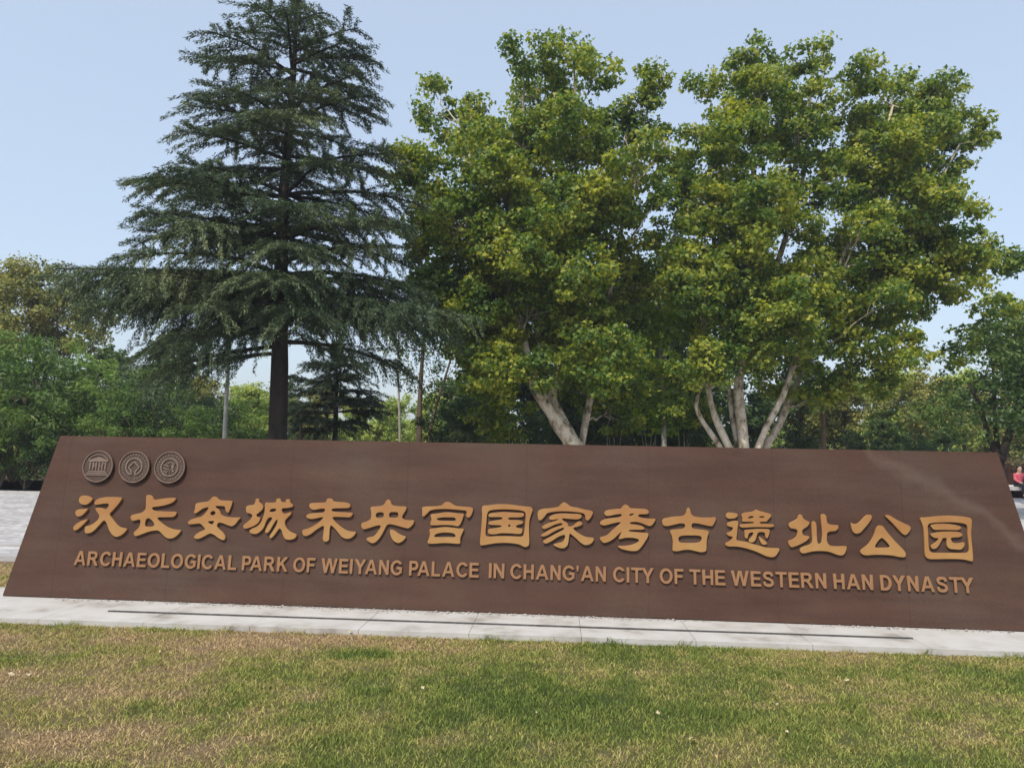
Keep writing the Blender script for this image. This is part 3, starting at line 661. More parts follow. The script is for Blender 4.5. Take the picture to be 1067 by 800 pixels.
# emblems
def ring_loops(cx, cy, r1, r2, n=48):
    a = np.linspace(0, 2 * np.pi, n, endpoint=False)
    return [np.column_stack([cx + r1 * np.cos(a), cy + r1 * np.sin(a)]), np.column_stack([cx + r2 * np.cos(a[::-1]), cy + r2 * np.sin(a[::-1])])]
def stroke(P, wdt):
    P = np.array(P, float); T = np.gradient(P, axis=0); T = T / (np.linalg.norm(T, axis=1)[:, None] + 1e-9)
    Nn = np.column_stack([-T[:, 1], T[:, 0]]) * wdt / 2
    return np.vstack([P + Nn, (P - Nn)[::-1]])
EM = [(102, 486.3), (139.8, 486.8), (176.8, 487.3)]
for k, (px, py) in enumerate(EM):
    cs, ct = to_face(px, py, .03)
    r = .168
    a = np.linspace(0, 2 * np.pi, 64, endpoint=False)
    disc = extruded('emblem', [np.column_stack([cs + r * np.cos(a), ct + r * np.sin(a)])], M['emblem'], sign, .026, smooth=0, bevel=.005)
    disc['label'] = ['round bronze emblem with a columned temple', 'round bronze emblem with a diamond inside an open ring', 'round bronze emblem with a patterned inner circle'][k]
    def rel(loops, smooth=0, th=.009):
        o = extruded('relief', loops, M['relief'], sign, th, off=.0275, smooth=smooth, bevel=.001)
        o.parent = disc; o.matrix_basis = disc.matrix_basis.inverted() @ o.matrix_basis
        return o
    rel(ring_loops(cs, ct, r * .985, r * .93))
    if k == 0:      # temple: roof, letter-like columns, steps
        L = [np.array([(-.62, .38), (.0, .60), (.62, .38), (.62, .30), (-.62, .30)])]
        for i, x in enumerate([-.50, -.30, -.10, .10, .30, .50]): L.append(np.array([(x - .045, .27), (x + .045, .27), (x + .045, -.22), (x - .045, -.22)]))
        for i, wst in enumerate([.58, .66, .74]): y = -.27 - i * .11; L.append(np.array([(-wst, y), (wst, y), (wst, y - .075), (-wst, y - .075)]))
        # cross strokes that turn the columns into letters
        L.append(np.array([(-.245, .02), (-.155, .22), (-.155, .10), (-.245, -.12)]))
        L.append(np.array([(.155, .05), (.245, .05), (.245, -.02), (.155, -.02)]))
        L.append(np.array([(.355, .22), (.445, .22), (.445, .15), (.355, .15)]))
        rel([q * r + (cs, ct) for q in L])
        b = np.linspace(R(28), R(152), 20); rel([stroke(np.column_stack([cs + r * .74 * np.cos(b), ct + r * .74 * np.sin(b)]), r * .05)])
    elif k == 1:    # open ring that runs into a diamond
        b = np.linspace(R(-72), R(252), 40)
        ringp = np.column_stack([.52 * np.cos(b), .52 * np.sin(b)]) + (0, .02)
        L = [stroke(ringp * r + (cs, ct), r * .085)]
        dia = [(.12, -.50), (.12, -.30), (.34, -.02), (0, .32), (-.34, -.02), (-.12, -.30), (-.12, -.50)]
        dd_ = np.array(dia, float); dd2 = np.vstack([np.linspace(dd_[i], dd_[i + 1], 5)[:-1] for i in range(len(dd_) - 1)] + [dd_[-1:]])
        L.append(stroke(dd2 * r + (cs, ct), r * .075))
        rel(L)
    else:
        rel(ring_loops(cs, ct, r * .58, r * .50))
        L = []
        for (q0, q1, hgt, ph) in ((-.40, .05, .10, 0), (-.42, .0, -.08, .6), (-.36, .1, -.24, 1.2), (-.15, .36, .26, .9)):
            t_ = np.linspace(q0, q1, 12); L.append(stroke(np.column_stack([t_, hgt + .05 * np.sin(t_ * 14 + ph)]) * r + (cs, ct), r * .055))
        for (x, y, rr_) in ((.2, .05, .13), (.24, -.2, .1), (-.15, -.36, .05), (.05, -.34, .05)):
            b = np.linspace(0, 2 * np.pi, 9, endpoint=False); L.append(np.column_stack([x + rr_ * np.cos(b) * .7, y + rr_ * np.sin(b)]) * r + (cs, ct))
        for q in L: rel([q])
    if k > 0:       # small marks round the rim where the lettering runs
        L = []
        for i in range(26):
            b = 2 * np.pi * i / 26 + .05
            if rng.random() < .12: continue
            wv = .05; q = np.array([(-wv, -.045), (wv * .6, -.045), (wv * .6, .0), (wv, .045), (-wv * .4, .045)])
            cb, sb = np.cos(b - np.pi / 2), np.sin(b - np.pi / 2)
            q = q @ np.array([[cb, sb], [-sb, cb]]) + .76 * np.array([np.cos(b), np.sin(b)]); L.append(q * r + (cs, ct))
        for q in L: rel([q], th=.004).name = 'rim_letter'

# ------------------------------------------------------------------ vegetation builders
def curve_pts(a, b, sag=0.0, side=0.0, n=8):
    a = np.array(a, float); b = np.array(b, float); t = np.linspace(0, 1, n)[:, None]
    d = b - a; s_ = np.cross(d, [0, 0, 1]); s_ = s_ / (np.linalg.norm(s_) + 1e-9)
    return a + d * t + np.array([0, 0, 1]) * (np.sin(t * np.pi) * sag) + s_ * (np.sin(t * np.pi) * side)
def clump_leaves(mb, centers, rad, per, size, width=None, lobed=False, drop=.3, upb=.55):
    """leaf clumps: each clump is a domed tuft whose leaves face out and up"""
    n = len(centers)
    cnt = np.maximum(6, (per * rng.uniform(.6, 1.4, n)).astype(int))
    ci = np.repeat(np.arange(n), cnt); k = len(ci)
    d = sph(k); d[:, 2] = d[:, 2] * .75 + .08
    rr = rng.random(k) ** .45
    P = centers[ci] + d * (rad[ci] * rr)[:, None] * np.array([1.1, 1.1, .8])
    P[:, 2] -= rng.random(k) ** 2 * rad[ci] * .35
    Nn = norm(d * .7 + np.array([0, 0, upb]) + rng.normal(0, .45, (k, 3)))
    if lobed:
        V, f = lobed_leaf_arrays(P, Nn, size); mb.add(V, f4=f)
    else:
        V, f = leaf_arrays(P, Nn, size, width, drop=drop); mb.add(V, f3=f)
def blob_centres(c, r, dens, flat=.85):
    k = max(5, int(dens * r ** 2.2))
    d = sph(k); rr = rng.uniform(.35, 1.0, k) ** .6
    return np.array(c) + d * (rr * r)[:, None] * np.array([1, 1, flat]), d

def broadleaf(name, base, stems, blobs, leaf, bark, size, clump, per, dens, lobed=False, width=None, label=None, cat='tree', group=None, twig=True):
    """stems: list of (polyline, r0, r1); blobs: (x,y,z,r) in world metres"""
    t = empty(name, base); tag(t, label, cat, group)
    org = np.array(base)
    tb = MB()
    ends = []
    for P, ra, rb in stems:
        P = np.array(P, float); n = 14
        s_ = np.linspace(0, len(P) - 1, n); i = np.minimum(s_.astype(int), len(P) - 2); fr = (s_ - i)[:, None]
        Q = P[i] * (1 - fr) + P[i + 1] * fr
        for _ in range(2): Q[1:-1] = .25 * Q[:-2] + .5 * Q[1:-1] + .25 * Q[2:]
        tb.tube(Q, np.linspace(ra, rb, n) * (1 + .06 * np.sin(np.arange(n) * 1.7)) * np.where(np.arange(n) == 0, 1.15, 1), 12, .07 if ra > .12 else .03)
        ends.append((Q, np.linspace(ra, rb, n)))
    allQ = np.vstack([e[0] for e in ends]); allR = np.concatenate([e[1] for e in ends])
    lm = MB()
    for (x, y, z, r) in blobs:
        cc = np.array([x, y, z])
        # limb from the nearest lower stem point to the blob
        dd_ = np.linalg.norm(allQ - cc, axis=1) + np.where(allQ[:, 2] > z - .3 * r, 1.5, 0)
        j = int(np.argmin(dd_)); a = allQ[j]
        lp = curve_pts(a, cc, sag=rng.uniform(-.25, .1), side=rng.uniform(-.25, .25), n=10); dist = np.linalg.norm(cc - a)
        lp[1:-1] += rng.normal(0, .035, (8, 3)) * min(1, dist)
        limb = cc[2] - a[2] > .3 * dist
        if limb: tb.tube(lp, np.linspace(min(allR[j] * .6, .02 + .015 * dist), .012, len(lp)), 6)
        c, d = blob_centres(cc, r, dens)
        rad = clump * rng.uniform(.7, 1.3, len(c))
        clump_leaves(lm, c, rad, per, size, width, lobed)
        if twig:
            for q in c[::3]:
                if not limb: break
                tb.tube(curve_pts(lp[rng.integers(5, 10)], q, sag=rng.uniform(-.1, .05), n=4), np.linspace(.012, .004, 4), 4)
    tb.build('trunk', bark, t, smooth=True, origin=org)
    lm.build('crown', leaf, t, origin=org)
    return t
def copy_tree(o, loc, rz, sc, label):
    c = o.copy(); C.objects.link(c); c.location = loc; c.rotation_euler = (0, 0, rz); c.scale = sc
    c['label'] = label
    for ch in o.children:
        d = ch.copy(); C.objects.link(d); d.parent = c
    return c
def px_blobs(L, Y, jit, dup=True):
    out = []
    for q in L:
        px, py, r = q[:3]; dy = q[3] if len(q) > 3 else rng.uniform(-jit, jit)
        p = at(px, py, Y + dy); rm = r * 1.1 * (Y + dy) / F_PX
        out.append((p.x, p.y, p.z, rm))
        if dup and r >= 34 and len(q) < 4:
            d2 = dy + (jit if dy < 0 else -jit) * 1.1
            p = at(px + rng.uniform(-8, 8), py + rng.uniform(-8, 8), Y + d2); out.append((p.x, p.y, p.z, rm * .9))
    return out
def px_line(L, Y):
    o = []
    for q in L:
        p = at(q[0], q[1], Y + (q[2] if len(q) > 2 else 0)); o.append(tuple(p))
    return o
def root(px, Y): 
    p = at(px, 480, Y); return (p.x, Y, LAWN_Z)

# ---- plane tree with leaning pale trunk (centre)
YA = 24.0
b = root(592, YA)
stA = [([b, *px_line([(602,470),(596,462,-.1),(576,432,-.3),(556,402,-.5)], YA)], .34, .16),
       ([*px_line([(598,462),(584,430,.1),(565,400,.2),(560,330,.3),(548,230,.3),(545,100,.2)], YA)], .17, .04),
       ([*px_line([(558,405,-.5),(552,375,-.5),(530,300,-.4),(500,200,-.2),(480,130,0)], YA)], .15, .04),
       ([*px_line([(575,425,.0),(585,340,.2),(600,240,.2),(600,120,.3),(598,60,.3)], YA)], .1, .03),
       ([b, *px_line([(605,470,.5),(612,430,.7),(622,380,.8),(640,280,.6),(660,170,.5),(680,95,.4)], YA)], .15, .03)]
blA = px_blobs([(672,150,20),(686,195,15),(692,160,12),(675,225,18),(685,135,12),(665,290,24),(455,300,26),(430,255,18),(545,52,20),(590,60,30),(622,72,24),(562,92,30),(685,82,20),(668,108,20),(655,130,18),(450,92,15),(447,118,16),(490,108,18),(482,130,28),(500,160,34),(420,172,24),(452,190,32),
  (540,145,38),(592,135,42),(636,150,32),(530,205,40),(582,215,44),(628,215,40),(662,185,22),(480,235,42),(445,235,30),(530,270,46),(590,280,46),(640,285,30),
  (500,320,44),(550,335,40),(600,345,40),(470,290,34),(472,345,30),(515,385,38),(630,370,40),(568,385,20,-1.5),(575,368,17,-1.6),(640,330,28),(660,250,20),(520,430,32,1.2),(640,420,32,1.4),(600,400,22,1.2),
  (570,230,28,-2.2),(545,270,26,-2.4),(600,300,24,-2.3),(630,180,22,-2.0),(440,170,22,-1.4),(520,180,24,-2.3)], YA, 1.7)
broadleaf('plane_tree', b, stA, blA, M['plane_leaf'], M['plane_bark'], .145, .40, 66, 24, lobed=True,
          label='tall plane tree with thick pale leaning trunk rising behind the middle of the sign', group='plane trees behind the sign')

# ---- plane tree with fan of pale stems (right)
YB = 24.5
b = root(780, YB)
stB = [([b, *px_line([(775,468),(772,430),(766,400),(778,330),(785,260),(784,180),(786,90)], YB)], .22, .04),
       ([b, *px_line([(785,466),(800,440,-.3),(818,415,-.4),(826,380,-.3),(835,350),(880,270),(915,190),(930,110)], YB)], .125, .04),
       ([b, *px_line([(790,468,.6),(812,450,.8),(820,420,.9),(838,370,1.0),(900,310,1.2),(960,230,1.0),(1000,150,.6)], YB)], .16, .03),
       ([b, *px_line([(770,466,.2),(762,435,.3),(760,400,.4),(748,320,.4),(740,220,.3),(740,120,.2)], YB)], .12, .03),
       ([b, *px_line([(762,468,-.3),(746,440,-.3),(737,408,-.2),(738,370,.0),(730,300,.2)], YB)], .15, .05),
       ([b, *px_line([(752,466,-.2),(732,440,-.1),(722,420,0),(742,380,.3)], YB)], .11, .05),
       ([*px_line([(826,385,-.3),(836,372,-.5),(858,366,-.6)], YB)], .07, .03),
       ([*px_line([(790,330,.1),(815,260,.2),(840,180,.3),(845,90,.3)], YB)], .12, .03)]
blB = px_blobs([(706,200,18),(700,250,22),(905,385,20),(930,402,14),(868,398,18),(930,365,20),(955,372,14),(708,290,20),(790,55,20),(760,75,20),(735,90,18),(842,58,20),(858,84,16),(800,95,34),(738,140,24),(768,150,38),(830,135,34),(716,172,20),(742,210,40),(790,215,40),(702,178,12),
  (902,72,18),(888,105,30),(938,95,26),(985,92,20),(960,125,36),(1000,135,26),(1028,135,14),(918,155,40),(872,185,34),(975,170,32),(930,210,44),(985,222,32),(1008,258,28),(1042,270,16),(1050,275,10),(1025,262,18),(960,270,40),
  (900,265,44),(840,290,34),(770,280,44),(725,280,34),(800,330,38),(860,330,36),(915,315,34),(965,305,26),(1000,295,22),(895,360,24),(945,345,14),(938,375,14),(850,375,24),(885,395,18),(760,340,36),(735,380,30),
  (800,375,20),(838,232,22),(765,372,20,-1.5),(802,368,20,-1.6),(742,385,18,-1.4),(832,352,20,-1.5),(852,262,20),(820,190,20),(720,420,26,1.3),(810,410,14,.9),(870,410,14,.4),(845,415,12,.2),
  (820,310,24,-2.2),(735,305,24,-2.2),(790,255,22,-2.4),(920,300,22,-2.2),(980,200,20,-1.8),(900,230,24,-2.5),(770,120,18,-1.5),(950,140,22,-2)], YB, 1.8)
broadleaf('plane_tree', b, stB, blB, M['plane_leaf'], M['plane_bark'], .145, .40, 66, 24, lobed=True,
          label='widest plane tree, with a fan of pale stems, right of the middle of the sign', group='plane trees behind the sign')

# ---- young bright plane between them
YC = 26.5
b = root(692, YC)
stC = [([b, *px_line([(692,460),(690,380),(686,300),(684,255)], YC)], .12, .03)]
blC = px_blobs([(688,258,20),(672,285,24),(700,290,24),(686,320,30),(668,340,24),(706,345,24),(690,370,30),(672,395,24),(706,400,24),(690,430,26)], YC, .9)
broadleaf('plane_tree', b, stC, blC, M['young_leaf'], M['pale_bark'], .17, .4, 40, 15, lobed=True,
          label='slim bright green young tree in the gap between the two plane trees', group='plane trees behind the sign')

# ---- conifers with level limbs
def conifer(name, base, height, zlow, env, nlimb, trunk_r, needles, bark, blade, dens, label, droop=.12, low=(), group=None, hangk=1.0, tiers=None):
    t = empty(name, base); tag(t, label, 'tree', group)
    tb = MB(); lm = MB(); bx, by, bz = base
    zs = np.linspace(0, height, 16)
    ax = np.stack([bx + .05 * np.sin(zs * .6), by + .05 * np.cos(zs * .5) - .05, bz + zs], 1)
    tb.tube(ax, trunk_r * (1 - zs / height) ** .8 + .02, 12, .04)
    ez = np.array([e[0] for e in env]); er = np.array([e[1] for e in env])
    PP = []; NN = []; DD = []
    limbs = []
    ga = 0.7
    if tiers is not None: tiers = np.array(tiers); tw = np.interp(tiers, ez, er) ** 1.3; tw = tw / tw.sum()
    for i in range(nlimb):
        f = (i + .5) / nlimb
        z = zlow + (height - .3 - zlow) * (f ** 1.05)
        z += rng.normal(0, .10)
        if tiers is not None:
            q_ = int(np.searchsorted(np.cumsum(tw), f)); q_ = min(q_, len(tiers) - 1); z = tiers[q_] + rng.normal(0, .15)
            ga += 2.399 - 2.399 + 2 * math.pi / max(5, nlimb * tw[q_]) * rng.uniform(.7, 1.3) - 2.399
            r_t = rng.uniform(.80, 1.08)
        ga += 2.399 + rng.normal(0, .15)
        r = np.interp(z, ez, er) * (rng.uniform(.72, 1.12) if tiers is None else r_t)
        limbs.append((z, ga, r, rng.uniform(.03, .14) + .25 * f * f, droop * rng.uniform(.6, 1.4)))
    limbs += list(low)
    for (z, a, r, rise, dr) in limbs:
        n = max(6, int(r * 3.2)); t_ = np.linspace(0, 1, n)
        dx, dy = math.cos(a), math.sin(a)
        wig = np.cumsum(rng.normal(0, .03, n)) * r * .4
        P = np.stack([bx + dx * r * t_ - dy * wig, by + dy * r * t_ + dx * wig, bz + z + rise * r * t_ - dr * r * t_ ** 2.4], 1)
        rb = max(.018, trunk_r * .30 * (r / er.max()) + .01)
        tb.tube(P, np.linspace(rb, .012, n), 5)
        # flat side branchlets with hanging tips
        m_ = int(r / .17)
        for q in range(m_):
            u = (q + rng.random()) / m_
            if u < .14: continue
            j = min(int(u * (n - 1)), n - 2); fr = u * (n - 1) - j
            c = P[j] * (1 - fr) + P[j + 1] * fr
            for sd in (-1, 1):
                if rng.random() < .1: continue
                ln = (.35 + 1.0 * (1 - abs(u - .55) * 1.15)) * min(1, r / 3.0 + .35) * rng.uniform(.6, 1.2)
                if u > .9: ln *= .6
                fa = a + sd * rng.uniform(.6, 1.25)
                bd = np.array([math.cos(fa), math.sin(fa), rng.uniform(-.1, .18)])
                k = max(4, int(ln / .075 * dens))
                s_ = np.linspace(.08, 1, k)[:, None]
                hang = rng.uniform(.1, .6) * ln * (hangk if z < height * .5 else .7)
                Q = c + bd * ln * s_ - np.array([0, 0, 1]) * hang * s_ ** 2
                PP.append(Q); DD.append(np.repeat(bd[None], k, 0) - np.array([0, 0, 1]) * (2 * hang / ln) * s_)
        k = max(4, int(r / .09)); s_ = np.linspace(.15, 1, k); idx = s_ * (n - 1); j = np.minimum(idx.astype(int), n - 2); fr = (idx - j)[:, None]
        Q = P[j] * (1 - fr) + P[j + 1] * fr; PP.append(Q); DD.append(np.repeat(np.array([[dx, dy, .1]]), k, 0))
    # the leader carries short shoots right to its tip
    zl = np.linspace(max(zs[-1] - 1.6, zlow), height + .12, 26)
    for q, z in enumerate(zl):
        for _ in range(3):
            a_ = rng.uniform(0, 6.28); l_ = .08 + .30 * (height + .15 - z); k = 5; s_ = np.linspace(0, 1, k)[:, None]
            bd = np.array([math.cos(a_), math.sin(a_), .45]); cx_ = np.array([np.interp(z, ax[:, 2] - bz, ax[:, 0]), np.interp(z, ax[:, 2] - bz, ax[:, 1]), bz + z])
            PP.append(cx_ + bd * l_ * s_); DD.append(np.repeat(bd[None], k, 0))
    P = np.vstack(PP); D = norm(np.vstack(DD))
    rep = 11
    P = np.repeat(P, rep, 0); D = np.repeat(D, rep, 0); n = len(P)
    P = P + rng.normal(0, .03, (n, 3))
    side = norm(np.cross(D, [0, 0, 1]))
    # needles sweep forward and out to the sides, some hang
    v = norm(D * rng.uniform(.3, 1.0, (n, 1)) + side * rng.normal(0, .55, (n, 1)) + np.array([0, 0, 1]) * rng.normal(-.12, .30, (n, 1)))
    L = blade[0] * rng.uniform(.6, 1.3, (n, 1)); W = blade[1] * rng.uniform(.7, 1.3, (n, 1))
    nn = norm(np.cross(v, rng.normal(size=(n, 3)) * .6 + np.cross(v, [0, 0, 1]) ))
    wv = norm(np.cross(v, norm(np.array([0, 0, 1.0]) + rng.normal(0, .6, (n, 3)))))
    V = np.stack([P - wv * W, P + v * L, P + wv * W], 1).reshape(-1, 3)
    lm.add(V, f3=np.arange(n * 3).reshape(-1, 3))
    tb.build('trunk', bark, t, smooth=True, origin=base)
    lm.build('crown', needles, t, origin=base)
    return t
YD = 20.0
b = root(286, YD)
env = [(3, 3.4), (4.6, 3.8), (5.4, 4.4), (6.2, 4.6), (7.0, 4.3), (7.3, 4.2), (8.4, 3.6), (9.3, 3.0), (10.3, 2.6), (11.2, 2.5), (12.0, 2.6), (12.7, 1.9), (13.2, 1.0), (13.6, .7), (14, .3)]
low = [(6.1, R(186), 5.7, .05, .05), (5.75, R(172), 5.3, .06, .09), (5.6, R(190), 5.0, .03, .12), (4.9, R(175), 3.6, .0, .2), (5.0, R(-40), 4.4, .05, .1), (5.1, R(10), 4.6, .04, .12), (6.0, R(178), 5.9, .05, .06), (5.95, R(195), 5.5, .06, .10), (5.8, R(165), 5.2, .07, .12), (5.2, R(-25), 4.9, .05, .10), (5.3, R(-5), 5.2, .04, .08), (5.0, R(-60), 3.8, .05, .15), (5.0, R(-100), 3.6, .05, .15),
       (4.3, R(185), 3.3, -.12, .15), (4.1, R(215), 3.0, -.15, .2), (4.6, R(-150), 3.6, .02, .3), (4.4, R(20), 3.6, .05, .25), (4.6, R(-120), 3.3, .05, .3), (5.6, R(205), 4.6, .03, .2), (5.4, R(160), 4.2, .0, .3)]
conifer('cedar_tree', b, 14.0, 5.0, env, 80, .26, M['cedar_needle'], M['dark_bark'], (.095, .013), 1.25,
        'tall dark cedar with level drooping branches behind the left part of the sign', droop=.16, low=low, hangk=1.7, tiers=[5.7, 6.3, 7.3, 8.35, 9.3, 10.2, 11.1, 11.9, 12.6, 13.2, 13.6])
b = root(347, 28.0)
conifer('pine_tree', b, 5.4, 2.2, [(2, 1.9), (3, 1.9), (4.2, 1.5), (5.4, .3)], 22, .11, M['pine_needle'], M['dark_bark'], (.17, .018), .8,
        'small dark layered pine seen just right of the cedar trunk', droop=.05)

# ---- left far tree, olive leaves
YE = 34.0
b = root(35, YE)
blE = px_blobs([(25,285,22),(50,295,26),(8,300,26),(75,315,22),(30,320,30),(60,330,26),(95,335,20),(-15,310,30),(-40,330,30),(10,345,26),(50,360,26),(85,355,20),(-20,350,28)], YE, 1.4)
broadleaf('olive_green_tree', b, [([b, *px_line([(35,470),(38,400),(35,340),(30,290)], YE)], .2, .05), ([*px_line([(38,420),(55,370),(62,320)], YE)], .1, .03), ([*px_line([(38,420),(10,370),(-15,320)], YE)], .1, .03)],
          blE, M['olive_leaf'], M['brown_bark'], .17, .45, 60, 20, width=.11, label='dull olive tree at the far left, behind the bushes', group='trees beyond the plaza')

# ---- tree with dark forked trunk at the right edge
YF = 21.0
b = root(1040, YF)
blF = px_blobs([(1040,350,26),(1065,345,30),(1085,380,36),(1060,390,34),(1030,385,28),(1005,405,26),(985,425,22),(960,430,18),(1035,420,30),(1070,425,30),(1100,430,36),(1010,440,20),(1120,380,34),(1090,335,30),(990,400,20)], YF, 1.2)
broadleaf('forked_tree', b, [([b, *px_line([(1043,490),(1042,476)], YF)], .13, .11), ([*px_line([(1042,480),(1030,455,.1),(1022,425,.3),(1010,400,.4)], YF)], .09, .04),
          ([*px_line([(1042,480),(1052,452,-.1),(1060,425,-.2),(1070,380,0)], YF)], .12, .05), ([*px_line([(1041,478),(1037,445,.3),(1036,410,.4),(1034,370,.5)], YF)], .08, .03), ([*px_line([(1062,430),(1085,410,-.2),(1100,380)], YF)], .07, .03)],
          blF, M['dark_leaf'], M['dark_bark'], .14, .38, 44, 15, width=.09, label='low spreading tree with dark forked trunk at the right end of the sign', group='trees right of the sign')
YG = 27.0
b = root(1075, YG)
blG = px_blobs([(1062,315,20),(1040,325,22),(1018,335,20),(1070,340,26),(1035,350,24),(1005,355,18),(1005,385,18),(1090,330,30),(1110,350,34),(1060,372,26),(1000,372,16),(1130,320,30)], YG, 1.2)
broadleaf('yellow_green_tree', b, [([b, *px_line([(1075,470),(1072,400),(1068,340)], YG)], .16, .04), ([*px_line([(1073,430),(1045,390),(1020,345)], YG)], .08, .03)],
          blG, M['plane_leaf'], M['brown_bark'], .17, .4, 40, 14, lobed=True, label='yellowing tree at the right edge above the dark forked one', group='trees right of the sign')

# ---- thin trunked trees between cedar and plane tree
YH = 30.0
b = root(437, YH)
blH = px_blobs([(445,330,22),(420,345,20),(470,350,24),(440,365,24),(410,372,14),(480,380,24),(455,395,22),(500,400,26),(470,320,22),(490,345,20),(430,395,12),(485,420,22),(520,420,24)], YH, 1.5)
broadleaf('slim_tree', b, [([b, *px_line([(437,470),(437,420),(440,370),(445,320)], YH)], .15, .04), ([b, *px_line([(445,466,.5),(452,430,.6),(465,390,.6),(480,340)], YH)], .09, .03)],
          blH, M['dark_leaf'], M['brown_bark'], .13, .4, 30, 10, width=.08, label='thin trunked dark green tree left of the leaning plane trunk', group='trees beyond the plaza')
b = root(417, 33)
blI = px_blobs([(417,375,16),(405,360,14),(428,390,14),(415,345,12)], 33, .8, dup=False)
broadleaf('slim_tree', b, [([b, *px_line([(417,470),(416,420),(414,380),(416,345)], 33)], .07, .03)], blI, M['olive_leaf'], M['pale_bark'], .13, .36, 22, 9, width=.08,
          label='very thin pale trunked tree with sparse leaves between cedar and plane tree', group='trees beyond the plaza')

# ---- bare thin stems in the shade under the crowns
for i, (px, lb) in enumerate([(528, 'thin bare stems left of the leaning plane trunk'), (640, 'thin bare stems midway between the two plane trunks'), (676, 'thin bare stems below the young bright tree'),
                              (712, 'thin bare stems just left of the fan of pale stems'), (505, 'thin bare stems by the dark slim tree')]):
    b = root(px, 27.5); t = empty('bare_shrub', b); tag(t, lb, 'shrub', 'bare shrubs in the shade')
    for k in range(5):
        m = MB(); a_ = rng.uniform(0, 6.28); l_ = rng.uniform(.1, .45); h_ = rng.uniform(2.0, 3.0)
        m.tube(curve_pts((rng.normal(0, .08), rng.normal(0, .08), -.05), (l_ * math.cos(a_), l_ * math.sin(a_), h_), side=.08), np.linspace(.028, .010, 8), 5); m.build('stem', M['pale_bark'], t, smooth=True)

# ---- reusable bushes and background trees
def make_bush(name, r, h, leaf, size, width, per, label, group, lobes=16, seedx=0):
    base = (0, 0, 0); bl = []
    for i in range(lobes):
        a = rng.uniform(0, 2 * np.pi); q = r * rng.uniform(.1, .75); zz = h * rng.uniform(.18, .82)
        bl.append((q * math.cos(a), q * math.sin(a), zz, min(r, h) * rng.uniform(.22, .34)))
    st = [([(0, 0, -.1), (q[0] * .3, q[1] * .3, q[2] * .6), (q[0] * .8, q[1] * .8, q[2])], .05, .015) for q in bl[:6]]
    return broadleaf(name, base, st, bl, leaf, M['brown_bark'], size, .34, per, 22, width=width, label=label, cat='bush', group=group, twig=False)
def make_tree(name, r, h, leaf, size, width, per, label, group, bark='brown_bark', lobes=22):
    bl = []
    for i in range(lobes):
        a = rng.uniform(0, 2 * np.pi); zz = h * rng.uniform(.30, .93); k = r * math.sin(math.pi * min(1, max(.12, (zz / h - .12) / .95))) ** .7
        q = k * rng.uniform(.1, .8); bl.append((q * math.cos(a), q * math.sin(a), zz, r * rng.uniform(.26, .38)))
    st = [([(0, 0, -.1), (.1, .0, h * .4), (0, .1, h * .9)], .16, .03)]
    return broadleaf(name, (0, 0, 0), st, bl, leaf, M[bark], size, .45, per, 11, width=width, label=label, group=group, twig=False)

